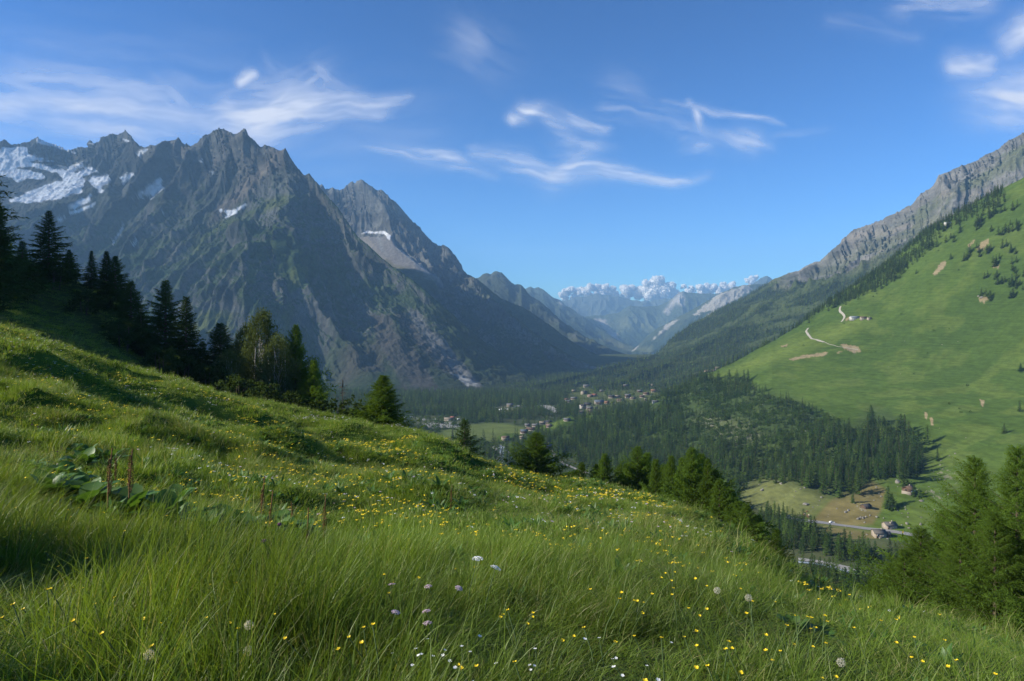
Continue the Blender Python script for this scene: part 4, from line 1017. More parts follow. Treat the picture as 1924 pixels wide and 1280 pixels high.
low_h = [m for m in (one_mesh('wood_tree', conifer(s, 1., rr_, 60, 4, 1, .04, .2, shp, 0, .5, .9, .016, False, .2), (M_wood, M_bark)) for s, rr_, shp in ((71,.19,.85),(72,.16,.95),(73,.22,.8),(74,.20,.7)))]
gn_instances('moraine_forest', rest-[0,0,.4], r_.rand(len(rest))*6.28, wide(scl(rh, 1)), r_.randint(0,4,len(rest)), low_h)['label'] = 'dense conifer wood below the open pasture'
A = np.concatenate([T5, T6]); hA = np.concatenate([h5, h6])
gn_instances('valley_forest', A-[0,0,.4], r_.rand(len(A))*6.28, scl(hA, 2), r_.randint(0,4,len(A)), low_tree)['label'] = 'conifer forest covering the valley floor'
gn_instances('mountainside_forest', T7-[0,0,.6], r_.rand(len(T7))*6.28, scl(h7, 3), r_.randint(0,3,len(T7)), tiny_tree)['label'] = 'conifer forest on the right mountain wall'
# low scrub: open part of the wood, riverside, pasture edges
dS = dens_poly(NH,[(1270,715),(1330,718),(1430,745),(1520,770),(1600,800),(1640,830),(1600,870),(1500,860),(1420,855),(1360,845),(1290,810),(1240,760)],8)*.032*sstep(-.7,0,fbm(NH.V[...,0]/25,NH.V[...,1]/25,3,720))
S1 = scatter(NH, dS, None, 821)
dS2 = okV*lo*holes*.008+dens_poly(VF,[(745,780),(800,780),(862,782),(872,795),(850,806),(745,806)],3)*.006
S2 = scatter(VF, dS2, None, 822)
S3 = scatter(NH, sstep(.5,.6,NH.T)*(NH.T<1)*.00035*sstep(-.2,.4,fbm(NH.V[...,0]/60,NH.V[...,1]/60,3,722)), None, 823)
S = np.concatenate([S1,S2,S3]); hs = 1.6+3.2*r_.rand(len(S)); hs[len(S1):] *= 1.3; hs[len(S1)+len(S2):] *= .55
gn_instances('scrub', S-[0,0,.2], r_.rand(len(S))*6.28, scl(hs, 4), r_.randint(0,3,len(S)), shrub_lo)['label'] = 'light green alder scrub between the conifers'
# ================================================================= NEAR TREES, one by one
def base_on(px_, py_base, d, surf):
    x = (px_-CX)/F*d
    if surf == 'fg': return Vector((x, d, float(ground(x, d))))
    if surf == 'sight': return Vector((x, d, (HY-py_base)/F*d))
def lh_z(x, d):
    V_ = LH.V[:, :, :2]; i = np.argmin((V_[...,0]-x)**2+(V_[...,1]-d)**2); return float(LH.V[...,2].ravel()[i])
def put(kind, px_, top, d, surf, label, width=None, rz=0., name=None, cat='tree', group=None, zoff=0., fat=1.):
    """a tree whose tip is where the photo shows it, rooted on the ground"""
    x = (px_-CX)/F*d
    z = max(float(ground(x, d)), lh_z(x, d) if (px_ < 560 and 55 < d < 175) else -999)
    ztop = (HY-top)/F*d; h = ztop-z
    return place_tree(name, kind, (x, d, z-.15), rz, h, label, cat, group, fat)
put(near_spruce[0], 92, 395, 112, 'lh', 'large conifer on the shaded slope at the far left, reaching over the snowfields', fat=1.25, rz=1, name='spruce')
put(near_spruce[2], -8, 374, 92, 'lh', 'dark conifer cut by the left edge of the photo', fat=1.31, rz=2, name='spruce')
put(near_spruce[1], 42, 452, 104, 'lh', 'low dark conifer between the edge tree and the large one on the shaded slope', fat=1.75, rz=3, name='spruce')
put(near_spruce[1], 172, 470, 116, 'lh', 'slim dark conifer just left of the twin topped one on the shaded slope', fat=1.12, rz=.4, name='spruce')
put(near_spruce[0], 200, 471, 112, 'lh', 'twin topped dark conifer on the shaded slope, its left stem', fat=1.25, rz=2.4, name='spruce')
put(near_spruce[2], 217, 480, 112, 'lh', 'twin topped dark conifer on the shaded slope, its right stem', fat=1.25, rz=.9, name='spruce')
put(near_spruce[0], 246, 527, 104, 'lh', 'dark conifer leaning over the foot of the shaded slope', fat=1.56, rz=5, name='spruce')
put(near_spruce[2], 130, 468, 124, 'lh', 'bushy dark conifer right below the large one', fat=1.50, rz=5.5, name='spruce')
put(near_spruce[1], 265, 585, 98, 'lh', 'small black green conifer at the foot of the shaded slope', fat=1.88, rz=.5, name='spruce')
put(near_spruce[0], 311, 526, 96, 'fg', 'broad dark spruce before the blue massif, the taller of a pair', fat=1.31, rz=.3, name='spruce')
put(near_spruce[1], 350, 556, 94, 'fg', 'narrower dark spruce, right one of the pair', fat=1.19, rz=1.4, name='spruce')
put(near_spruce[2], 414, 606, 98, 'fg', 'short rounded conifer between the spruce pair and the birch', fat=1.62, rz=2.2, name='spruce')
put(near_larch[0], 556, 610, 88, 'fg', 'slim lit conifer directly right of the birch', fat=.85, rz=.5, name='larch')
put(near_spruce[1], 448, 640, 96, 'fg', 'dark narrow conifer hidden behind the left of the birch clump', fat=1.5, rz=2, name='spruce')
put(near_spruce[0], 380, 640, 100, 'fg', 'dark conifer between the spruce pair and the short rounded one', fat=1.4, rz=1, name='spruce')
put(near_larch[2], 534, 650, 92, 'fg', 'green conifer in the gap between birch and slim conifer', fat=1.2, rz=4, name='larch')
put(near_larch[2], 590, 676, 84, 'fg', 'small green conifer leaning on the slope right of the slim one', fat=1.15, rz=1.5, name='larch')
put(near_larch[1], 720, 704, 75, 'fg', 'lone rounded larch on the meadow crest before the valley wood', fat=1.45, rz=1.1, name='larch')
put(near_spruce[0], 873, 787, 82, 'fg', 'small dense conifer on the crest before the valley field', fat=1.25, rz=.8, name='spruce')
put(near_larch[1], 1008, 812, 84, 'fg', 'spreading larch below the crest in front of the river bend', fat=1.35, rz=2.8, name='larch')
for k,(px_,top,d,kind,fat,lab) in enumerate([
  (1093,868,80,2,.9,'small larch tip beside the valley path, left of the row'),
  (1136,852,84,0,1.0,'first full larch of the row behind the meadow crest'),
  (1198,838,86,1,.9,'pointed larch of the row, standing before the dark wood'),
  (1232,862,82,2,1.0,'lower larch filling the row behind the pointed one'),
  (1262,856,80,0,.95,'larch of the row with a thin whip like top'),
  (1300,840,76,1,.95,'tall yellow green larch in the middle of the row'),
  (1330,862,74,2,.9,'dense larch beside the tall yellow green one'),
  (1352,900,70,0,1.1,'rusty tinged larch at the right of the row'),
  (1402,945,66,1,1.2,'short larch where the row meets the river bank wood'),
  (1165,872,88,2,1.0,'small larch between the first full one and the pointed one')]):
    put(near_larch[kind], px_, top, d, 'fg', lab, fat=fat, rz=k*1.3, name='larch')
for k,(px_,top,d,kind,fat,lab) in enumerate([
  (1122,872,86,1,1.2,'low larch before the first full one of the row'),(1182,868,90,0,1.2,'larch behind the gap beside the pointed one'),(1216,850,90,2,1.2,'slim larch standing behind the pointed one'),
  (1248,872,84,1,1.2,'dark larch between the lower one and the whip topped one'),(1284,860,84,2,1.3,'larch just left of the tall yellow green one'),(1317,852,80,0,1.2,'larch just right of the tall yellow green one'),
  (1342,882,74,1,1.2,'larch between the dense one and the rusty tinged one'),(1374,918,71,2,1.3,'larch beyond the rusty tinged one, stepping down the slope'),(1388,940,68,1,1.2,'bushy larch just left of the short one above the bank wood'),
  (1425,966,66,0,1.2,'lowest larch of the row, right of the short one'),(1458,992,64,2,1.3,'small larch poking over the crest right of the row'),(1080,884,80,1,1.2,'tiny larch at the left start of the row')]):
    put(near_larch[kind], px_, top, d, 'fg', lab, fat=fat, rz=k*1.9+.7, name='larch')
for x_, y_, h_, lab in [(-8.2,3.3,2.5,'unseen young larch added beyond the left edge to shade the near grass'),(-5.6,1.7,1.9,'unseen smallest larch added beyond the lower left corner to shade the meadow')]:  # unseen larches added to darken the near left corner
    place_tree('larch', near_larch[1], (x_, y_, float(ground(x_, y_))-.1), 1., h_, lab, 'tree', None, 1.0)
# big larches on the right
for k,(px_,top,d,kind,fat,lab) in enumerate([
  (1832,858,46,0,1.05,'big larch at the right with a bare crooked tip, in front of the pasture'),
  (1912,838,42,1,1.1,'tallest big larch, cut by the right edge of the photo'),
  (1730,990,50,0,1.25,'lower broad larch left of the big ones, over the river'),
  (1775,960,52,1,1.1,'larch filling the gap left of the big crooked one'),
  (1672,1055,52,1,1.3,'drooping low larch at the left end of the big group'),
  (1700,1030,47,1,1.3,'broad low larch between the drooping one and the lower broad one'),
  (1805,1000,43,0,1.3,'low spreading larch in front of the big crooked one'),
  (1870,960,40,1,1.1,'dark larch filling the gap between the two tallest'),
  (1640,1085,54,0,1.3,'smallest low larch at the left tip of the big group'),
  (1985,880,38,0,.9,'big larch whose branches enter at the right edge')]):
    put(big_larch[kind], px_, top, d, 'fg', lab, fat=fat, rz=k*1.7+.4, name='larch')
for k, (q_, d_, h_) in enumerate([(-70,78,15),(-110,90,17),(-60,96,16),(-150,100,18),(-90,108,16),(-60,118,15),(-140,120,17),(-200,84,17),(-180,110,18),(-110,132,16)]):  # unseen spruces added to cast shade over the left slope
    x_ = (q_-CX)/F*d_; place_tree('spruce', near_spruce[k%3], (x_, d_, lh_z(x_, d_)-.2), k*1.1, h_, 'unseen spruce added beyond the left edge to shade the slope', 'tree', 'unseen spruces added beyond the left edge', 1.35)
# birch and bushes
birch = tree_meshes('birch', clumpy_tree(81, 1., .26, 60, 330, .0085, .10, .012, 3, .45, 1.1), (M_leaf, M_birch))
birch2 = tree_meshes('birch', clumpy_tree(82, 1., .34, 54, 330, .0100, .06, .012, 3, .35, 1.), (M_leaf, M_birch))
put(birch, 492, 576, 88, 'fg', 'tall pale green birch with white stems, rising above its clump', fat=.80, rz=0, name='birch')
put(birch2, 462, 604, 92, 'fg', 'rounder birch at the left of the pale green clump', fat=.65, rz=1, name='birch')
put(birch2, 524, 622, 86, 'fg', 'lower birch at the right of the pale green clump', fat=.65, rz=2, name='birch')
put(birch2, 434, 655, 84, 'fg', 'small birch with yellowish leaves at the foot of the clump', fat=1.0, rz=3, name='birch')
for k,(px_,top,d,lab) in enumerate([(300,650,84,'grey green bush under the spruce pair'),(345,668,82,'dark bush right below the spruce pair'),(395,680,82,'low dark bush left of the birch clump'),(440,705,78,'dark bush under the small birch'),(500,715,78,'dark undergrowth bush under the tall birch'),(550,735,76,'dark bush at the foot of the slim conifer'),(615,745,78,'small bush right of the leaning conifer'),(160,545,104,'black green bush on the shaded slope under the slim conifer'),(105,500,110,'dark bush under the large conifer'),(235,600,92,'dark bush at the foot of the shaded slope'),(60,495,112,'dark bush beside the large conifer'),(20,480,100,'dark bush at the left edge of the shaded slope'),(655,760,76,'sparse bush beside the dead little tree')]):
    put(bush_m[k%2], px_, top, d, 'fg', lab, fat=1.0 if k<7 else 1.3, rz=k*1.1, name='bush', cat='bush')
# thin dead tree at 645,720
bare = conifer(95, 1., .30, 60, 4, 1, .1, .0, .6, 0, .5, .12, .012, True, .3)
put((mesh_np('bare_twigs', bare[0][0], bare[0][1], [M_bark]), mesh_np('bare_trunk', bare[1][0], bare[1][1], [M_bark], True)), 644, 712, 82, 'fg', 'half dead little tree with bare dark twigs on the crest', name='dead_tree', fat=.8)
# ================================================================= MEADOW: grass, herbs, flowers
def grass_mat(name, c1, c2, c3, trans=.45, rough=.45):
    """blade colour runs from the darker base to the tip by real height on the blade; some blades straw coloured"""
    m, nt, nd, lk = new_mat(name)
    at = N(nt, 'ShaderNodeAttribute', attribute_name='col'); oi = N(nt, 'ShaderNodeObjectInfo')
    sep = N(nt, 'ShaderNodeSeparateColor'); lk.new(at.outputs['Color'], sep.inputs[0])
    c = mixc(nt, oi.outputs['Random'], c1, c2); c = mixc(nt, sep.outputs[1], c, c3)
    g = nt.nodes.get('geo') or nt.nodes.new('ShaderNodeNewGeometry'); g.name = 'geo'
    pn = noise_node(nt, .35, 4, .6); pn2 = noise_node(nt, 1.7, 3, .6)
    v = mth(nt, 'ADD', mth(nt, 'MULTIPLY_ADD', pn, 1.2, .0), mth(nt, 'MULTIPLY', pn2, .9)); 
    s = N(nt, 'ShaderNodeVectorMath', operation='SCALE'); lk.new(c, s.inputs[0]); lk.new(v, s.inputs['Scale'])
    d = N(nt, 'ShaderNodeBsdfPrincipled', Roughness=rough); d.inputs['Specular IOR Level'].default_value = .35
    t = N(nt, 'ShaderNodeBsdfTranslucent'); lk.new(s.outputs[0], d.inputs['Base Color'])
    s2 = N(nt, 'ShaderNodeVectorMath', operation='MULTIPLY'); lk.new(s.outputs[0], s2.inputs[0]); s2.inputs[1].default_value = (1.3, 1.2, .5)
    lk.new(s2.outputs[0], t.inputs[0]); mx = N(nt, 'ShaderNodeMixShader'); mx.inputs[0].default_value = trans
    lk.new(d.outputs[0], mx.inputs[1]); lk.new(t.outputs[0], mx.inputs[2])
    o = N(nt, 'ShaderNodeOutputMaterial'); lk.new(mx.outputs[0], o.inputs[0]); return m
M_grass = grass_mat('grass_blades', (.105,.182,.014), (.155,.242,.022), (.34,.32,.13))
M_herb = grass_mat('herb_leaves', (.045,.120,.020), (.075,.165,.030), (.12,.19,.05), .35)
def tuft(seed, nbl, rad, h, wdt, lean=(.35,.0), spread=.5, seg=3, straw=.06, hv=.45):
    r = RS(seed); n = nbl; a = r.rand(n)*6.28; q = rad*np.sqrt(r.rand(n)); b = np.stack([q*np.cos(a), q*np.sin(a), 0*q-.03], 1)
    H_ = h*(1-hv+2*hv*r.rand(n)**1.3); W = wdt*(.6+.8*r.rand(n))
    dr = np.stack([np.cos(a), np.sin(a)], 1)*spread*(.3+.9*r.rand(n, 1))+r.randn(n, 2)*.22+np.array(lean)*(.5+.9*r.rand(n, 1))
    fa = r.rand(n)*6.28; sd = np.stack([np.cos(fa), np.sin(fa), 0*fa], 1)
    V = np.empty((n, seg*2+1, 3)); G = np.empty((n, seg*2+1, 2)); st = (r.rand(n) < straw)*1.
    for k in range(seg+1):
        t = k/seg; up = t-.28*t*t*np.minimum(1, np.linalg.norm(dr, axis=1))
        c = b+np.stack([dr[:, 0]*t*t*H_, dr[:, 1]*t*t*H_, up*H_], 1)
        if k < seg:
            w_ = (W*(1-t*.75))[:, None]*.5; V[:, 2*k] = c-sd*w_; V[:, 2*k+1] = c+sd*w_; G[:, 2*k:2*k+2, 0] = t
        else: V[:, 2*k] = c; G[:, 2*k, 0] = 1
    G[:, :, 1] = st[:, None]*.8+.12*r.rand(n, 1)
    f = []
    for k in range(seg-1): f += [(2*k, 2*k+1, 2*k+3), (2*k, 2*k+3, 2*k+2)]
    f.append((2*seg-2, 2*seg-1, 2*seg))
    f = np.array(f); Fc = (f[None]+(np.arange(n)*(2*seg+1))[:, None, None]).reshape(-1, 3)
    me = mesh_np('grass_tuft', V.reshape(-1, 3), Fc, [M_grass], True)
    C = np.zeros((n*(2*seg+1), 3), np.float32); C[:, :2] = G.reshape(-1, 2); set_col(me, C); return me
def leaf_poly(L, W, n=5, fold=.15, arch=.3):
    """a broad leaf: blade of 2 x n quads, arched"""
    V = []; t = np.linspace(0, 1, n+1)
    for k in t:
        w_ = W*.5*math.sin(math.pi*min(1, k*.93+.05))**.7; z = arch*L*(k-k*k*1.3)
        V += [(k*L, -w_, z+fold*w_), (k*L, 0, z), (k*L, w_, z+fold*w_)]
    Fc = []
    for k in range(n):
        o = k*3; Fc += [(o, o+3, o+4, o+1), (o+1, o+4, o+5, o+2)]
    return np.array(V), np.array(Fc)
def rosette(seed, n, L, W, el=(.2, 1.1), stem=.0, arch=.3):
    r = RS(seed); ps = []
    for k in range(n):
        v, f = leaf_poly(L*(.6+.6*r.rand()), W*(.6+.6*r.rand()), 4, .2, arch*(.5+r.rand()))
        a = k*2.4+r.rand()*.5; e = r.uniform(*el)
        c, s = math.cos(e), math.sin(e); v = v+[stem*r.rand(), 0, 0]
        v = np.stack([v[:, 0]*c-v[:, 2]*s, v[:, 1], v[:, 0]*s+v[:, 2]*c], 1)
        v = np.stack([v[:, 0]*math.cos(a)-v[:, 1]*math.sin(a), v[:, 0]*math.sin(a)+v[:, 1]*math.cos(a), v[:, 2]], 1); ps.append((v, f))
    v, f = join(ps); me = mesh_np('herb', v, f, [M_herb], True)
    C = np.zeros((len(v), 3), np.float32); C[:, 0] = .6; C[:, 1] = np.repeat(r.rand(n), len(v)//n)*.4; set_col(me, C); return me

def meadow_pts(n, d0, d1, seed, power=1., dens=None, lo=-120, hi=2050, exceed=4.0):
    """spots on the meadow between two distances, even per square metre"""
    r = RS(seed); d = np.sqrt(d0*d0+(d1*d1-d0*d0)*r.rand(n)); q = lo+(hi-lo)*r.rand(n); x = (q-CX)/F*d
    if dens is not None:
        k = r.rand(n) < dens(x, d); x, d = x[k], d[k]
    return np.stack([x, d, ground(x, d)], 1)
rg = RS(77)
rf = random.Random(3)
def ray_ground(px_, py_, h=0.):
    """first point along the sight line where the meadow surface (plus h) is met"""
    d = np.geomspace(2.0, 90, 900); x = (px_-CX)/F*d; z = (HY-py_)/F*d; g = ground(x, d)+h
    k = np.argmax(z <= g); k = k if (z <= g).any() else 0
    return (float(x[k]), float(d[k]), float(g[k]-h))
# broad-leaved plants along the fold of the bank
big_leaf = [rosette(150, 16, .15, .12, (.1,.9), .12, .25), rosette(151, 20, .12, .10, (.0,1.0), .12, .3)]
lp = [(a_+rf.uniform(-14,14), b_+rf.uniform(-7,7)) for a_, b_ in [(60,882),(95,895),(130,905),(165,925),(200,940),(235,950),(270,955),(310,965),(350,975),(90,915),(150,945),(380,990),(420,985),(455,995),(500,1000),(540,1008),(575,1005),(160,860),(205,855)]*2]+[(60,882),(95,895),(130,905),(165,925),(200,940),(235,950),(270,955),(310,965),(350,975),(90,915),(150,945),(380,990),(420,985),(455,995),(500,1000),(540,1008),(575,1005),(160,860),(205,855),(130,845),(330,940),(1495,1160),(1545,1172),(870,1045),(600,1015),(30,875),(290,930),(250,925)]
PL = []
for k,(a,b) in enumerate(lp):
    x,y,z = ray_ground(a,b+6,.06); PL.append((x,y))
    o = link('broad_leaved_plant', big_leaf[k%2], None, (x,y,z-.02)); o.rotation_euler = (0,0,k*1.3); s = rf.uniform(1.1,1.7)*(1.15 if y > 8 else 1.)*(.38 if a > 1000 or k >= len(lp)-6 else 1.); o.scale = (s,s,s*rf.uniform(.9,1.4))
    lab = 'broad dark leaved plant in the leafy band across the left meadow'; grp = 'broad leaved plants of the leafy band'
    if a > 1000: lab = ('broad leaved plant standing out in the right meadow, ' + ('left' if a<1520 else 'right') + ' of two'); grp = 'broad leaved plants at the right'
    elif a == 870: lab = 'round leaved plant by the bright white umbel at mid meadow'; grp = None
    tag(o, lab, 'plant', grp)
PL = np.array(PL)
def room(A):
    """leave the broad leaved plants and what stands right before them free of tall grass"""
    h = np.ones(len(A))
    for x, y in PL:
        q = np.hypot(A[:,0]-x*A[:,1]/y, (A[:,1]-y+.12)*.6); h = np.minimum(h, .22+.78*sstep(.10,.34,q))
    return h
near_t = [tuft(100+k, 36, .10, .105+.03*(k%2), .0048, (.10,-.02), .95, 4, .07) for k in range(4)]+[tuft(110, 28, .09, .26, .0040, (.45,-.05), .5, 4, .12), tuft(111, 34, .13, .15, .006, (.1,0), .8, 3, .03)]
mid_t = [tuft(120+k, 60, .27, .165, .009, (.12,0), .7, 3, .07) for k in range(4)]+[tuft(125, 46, .22, .32, .008, (.3,-.03), .5, 3, .22)]
far_t = [tuft(130+k, 60, .50, .19, .020, (.1,0), .6, 2, .10) for k in range(4)]
herb_t = [rosette(140, 14, .16, .05), rosette(141, 12, .19, .075), rosette(142, 18, .14, .03, (.4,1.3)), rosette(143, 14, .24, .022, (.7,1.4)), rosette(144, 16, .10, .06, (.1,.9))]
def hz(p_): return np.clip(.70+.6*fbm(p_[:,0]/1.3,p_[:,1]/1.3,3,901)+.5*fbm(p_[:,0]/.55,p_[:,1]/.55,2,903)+.4*fbm(p_[:,0]/6,p_[:,1]/6,3,902),.2,1.9)*np.interp(CX+p_[:,0]/p_[:,1]*F,[450,1000],[1.08,.74])
def lay(name, pts, protos, smin, smax, seed, label, pick=None, hmul=None):
    r = RS(seed); n = len(pts); h = hz(pts)*(room(pts) if name in ('grass_near','grass_middle') else 1) if hmul is None else hmul
    s = (smin+(smax-smin)*r.rand(n))*(np.interp(pts[:,1],[3,14],[.42,1.]) if name == 'meadow_herbs' else 1.); sc3 = np.stack([s, s, s*h], 1)
    idx = r.randint(0, len(protos), n) if pick is None else pick
    o = gn_instances(name, pts, (r.rand(n)-.5)*(4.6 if name != 'grass_near' else 3.2), sc3, idx, protos, (.20*r.randn(n), .20*r.randn(n))); o['label'] = label; return o
def w_pick(pts, n_t, special, seed):
    r = RS(seed); k = fbm(pts[:,0]/2.2,pts[:,1]/2.2,3,seed)
    idx = r.randint(0, n_t-1, len(pts)); return np.where((k > .25) & (r.rand(len(pts)) < .4), special, idx)
A = meadow_pts(23000, 1.9, 9.5, 201, lo=-500, hi=2400)
lay('grass_near', A, near_t, .8, 1.25, 1, 'long green grass close to the photographer', w_pick(A, 6, 4, 31))
A = meadow_pts(30000, 8.5, 31, 202, lo=-300, hi=2200)
lay('grass_middle', A, mid_t, .8, 1.3, 2, 'meadow grass on the middle of the hill', w_pick(A, 5, 4, 32))
A = meadow_pts(36000, 28, 78, 203, lo=-300, hi=2200)
lay('grass_far', A, far_t, .8, 1.3, 3, 'grass on the far shoulder of the meadow hill')
HB = scatter(LH, (LH.T<=1.05)*(screen(LH.V)[0]>-150)*1.0, 5200, 204)
lay('grass_shaded_slope', HB, far_t, 1.0, 1.7, 4, 'dark grass on the shaded slope at the left')
hd = lambda x, d: sstep(-.05,.4,fbm(x/1.3,d/1.3,4,910))
A = meadow_pts(16000, 2.6, 40, 205, dens=hd)
lay('meadow_herbs', A, herb_t, .7, 1.5, 5, 'leafy herbs between the grass', hmul=np.ones(len(A)))
# ---- flowers
M_yel = simple_mat('yellow_petals', (.80,.58,.02), .5, .12, 30); M_wht = simple_mat('white_petals', (.80,.80,.76), .6, .1, 30)
M_pnk = simple_mat('pale_pink_petals', (.62,.46,.50), .6, .2, 30); M_prp = simple_mat('purple_petals', (.20,.07,.16), .6, .3, 30)
M_stem = simple_mat('green_stem', (.07,.11,.03), .7, .3, 10); M_dock = simple_mat('rusty_seed_head', (.17,.085,.035), .9, .4, 20); M_fluff = leaf_mat('seed_fluff', (.55,.53,.48), (.65,.63,.58), .5, 9, .05)
def stem_g(h, r0=.0022, lean=.1):
    return tube([(0,0,-.03),(lean*h*.3,0,h*.5),(lean*h,0,h)], [r0*1.2, r0, r0*.8], 4)
def cup_flower(r_, n=5, cup=.5):
    ps = []
    for k in range(n):
        a = 6.283*k/n; v = []
        for (t, w_) in ((0,.12),(.45,.46),(.85,.5),(1.05,.2)):
            x = r_*t*math.cos(cup*t); z = r_*t*t*math.sin(cup)*.9; v += [(x,-w_*r_*.8,z),(x,w_*r_*.8,z)]
        v = np.array(v); f = np.array([(0,2,3,1),(2,4,5,3),(4,6,7,5)])
        v = np.stack([v[:,0]*math.cos(a)-v[:,1]*math.sin(a), v[:,0]*math.sin(a)+v[:,1]*math.cos(a), v[:,2]],1); ps.append((v,f))
    ps.append((np.array([(r_*.25*math.cos(6.283*j/6),r_*.25*math.sin(6.283*j/6),r_*.12) for j in range(6)]), np.array([(0,1,2,3),(0,3,4,5)])))
    return join(ps)
def ball_pts(r_, n, s, leaf, flat=1.):
    r = RS(s); u = unit(r.randn(n,3)); c = u*r_*np.array([1,1,flat])*(.75+.3*r.rand(n,1)); sd = unit(np.cross(u, r.randn(n,3))); e = unit(np.cross(u, sd)+u*.5)
    V = np.stack([c-sd*leaf, c-e*leaf, c+sd*leaf, c+e*leaf],1).reshape(-1,3); return V, np.arange(n*4).reshape(-1,4)
def umbel_h(r_, n, s, leaf):
    r = RS(s); q = r_*np.sqrt(r.rand(n)); a = r.rand(n)*6.28; c = np.stack([q*np.cos(a), q*np.sin(a), .35*r_*(1-(q/r_)**2)+.06*r_*r.rand(n)],1)
    d = unit(r.randn(n,3)*.35+[0,0,1]); sd = unit(np.cross(d, r.randn(n,3))); e = np.cross(d, sd)
    V = np.stack([c-sd*leaf, c-e*leaf, c+sd*leaf, c+e*leaf],1).reshape(-1,3)
    ps = [(V, np.arange(n*4).reshape(-1,4))]; return join(ps)
def spike_h(h, r_, n, s, leaf):
    r = RS(s); t = r.rand(n); rr_ = r_*(.35+.75*np.sin(np.clip(t*1.05,0,1)*math.pi)**.6)*(.4+.6*r.rand(n)); a = r.rand(n)*6.28
    c = np.stack([rr_*np.cos(a), rr_*np.sin(a), t*h],1); d = unit(r.randn(n,3)); sd = unit(np.cross(d, r.randn(n,3))); e = np.cross(d, sd)
    V = np.stack([c-sd*leaf, c-e*leaf*.6, c+sd*leaf, c+e*leaf*.6],1).reshape(-1,3); return V, np.arange(n*4).reshape(-1,4)
def mk(name, vf, m): return mesh_np(name, vf[0], vf[1], [m], False)
fl_yel = (mk('buttercup_head', cup_flower(.0100), M_yel), mk('buttercup_stem', stem_g(1., .0028), M_stem))
fl_wht = (mk('white_flower_head', cup_flower(.0085,5,.2), M_wht), mk('white_flower_stem', stem_g(1., .0022), M_stem))
fl_umb = (mk('umbel_head', umbel_h(.027,150,1,.0032), M_wht), mk('umbel_stem', stem_g(1., .003), M_stem))
fl_pnk = (mk('pink_umbel_head', umbel_h(.025,170,2,.0030), M_pnk), mk('pink_umbel_stem', stem_g(1., .003), M_stem))
fl_clk = (mk('seed_clock_head', ball_pts(.0165,240,3,.0020), M_fluff), mk('seed_clock_stem', stem_g(1., .0026), M_stem))
fl_prp = (mk('purple_head', ball_pts(.013,120,4,.004,.8), M_prp), mk('purple_stem', stem_g(1., .0035), M_stem))
fl_dock = (mk('dock_head', spike_h(.50,.034,620,5,.0085), M_dock), mk('dock_stem', stem_g(1., .006,.04), M_dock))
def flower(kind, px_, py_, h, name, label, group, scale=1., rz=None, tilt=.25):
    x, y, z = ray_ground(px_, py_, h)
    r = random.Random(int(px_*7+py_*13))
    e = empty(name, (x, y, z), r.uniform(0,6.28) if rz is None else rz)
    s = link('stem', kind[1], e); s.scale = (1,1,h) ; s.scale = (scale, scale, h)
    hd_ = link('flower_head', kind[0], e, (.1*scale, 0, h)); hd_.scale = (scale,)*3; hd_.rotation_euler = (r.uniform(-tilt,tilt), r.uniform(0,tilt*1.6), 0)
    return tag(e, label, 'flower', group)
yel = [(60,1150),(22,1003),(34,997),(28,1010),(45,1008),(5,1002),(20,958),(62,948),(95,1123),(122,1120),(132,1110),(90,1133),(55,1147),(144,1063),(162,1062),(104,1044),(115,1040),(186,1150),(197,1148),(219,1138),(192,1095),(240,1172),(285,1192),(347,1202),(340,1018),(346,1018),(360,1020),(392,1116),(415,1113),(410,1143),(413,1160),(495,1160),(479,1170),(448,1208),(585,1200),(275,1145),(128,962),(148,966),(118,955),(136,945),(183,980),(160,970),(288,977),(258,1038),(227,993)]
yel += [(680,1186),(700,1188),(715,1198),(692,1198),(660,1198),(712,1098),(750,1103),(755,1105),(763,1106),(747,1095),(880,1055),(870,1075),(882,1070),(900,1170),(968,1160),(975,1165),(965,1158),(970,1170),(975,1157),(1027,1188),(1040,1195),(1112,1212),(1118,1202),(1230,1200),(1250,1222),(1258,1240),(1360,1278),(1265,1275),(1400,1280),(1410,1240),(1500,1265),(1522,1262),(1355,1226),(1348,1225),(1384,1240),(1400,1242),(855,1228),(900,1240),(905,1227),(998,1267),(1735,1190),(1730,1215),(1790,1238),(1822,1266),(1840,1262),(1720,1208),(1635,1195),(1690,1240),(1760,1250)]
for k in range(46): yel.append((rf.gauss(1480,85) if k<26 else rf.gauss(1240,60), rf.gauss(1165,40) if k<26 else rf.gauss(1110,28)))
for k,(a,b) in enumerate(yel[:175]):
    flower(fl_yel, a, b, rf.uniform(.14,.25), 'buttercup', 'yellow buttercup rising above the meadow grass', 'buttercups in the near meadow', rf.uniform(.85,1.2))
wht = [(825,1218),(828,1225),(867,1213),(870,1222),(745,1237),(752,1240),(760,1242),(798,1232),(803,1236),(830,1252),(872,1262),(968,1247),(975,1252),(974,1262),(1015,1240),(1030,1243),(1180,1258),(1190,1262),(1195,1266),(1160,1250),(1137,1218),(1130,1225),(870,1235),(890,1240),(855,1222),(1225,1205),(1065,1213),(920,1225),(1205,1255),(1240,1270)]
for a,b in wht: flower(fl_wht, a, b, rf.uniform(.12,.19), 'white_flower', 'small white four petalled flower low in the near grass', 'small white flowers in the near grass', rf.uniform(.8,1.15))
for (a,b,h,lab) in [(833,1157,.42,'upper pale pink umbel of a close pair in the near grass'),(840,1170,.38,'lower pale pink umbel of a close pair in the near grass'),(720,1166,.38,'pale pink umbel beside yellow flowers in the near grass'),(721,1112,.38,'pale pink umbel alone left of the near pair'),(830,1096,.42,'flat pale pink umbel behind the near pair, upper of two'),(832,1105,.38,'pink umbel just under the flat pale one')]:
    flower(fl_pnk, a, b, h*.6, 'pink_umbel', lab, 'pale pink umbels', .85)
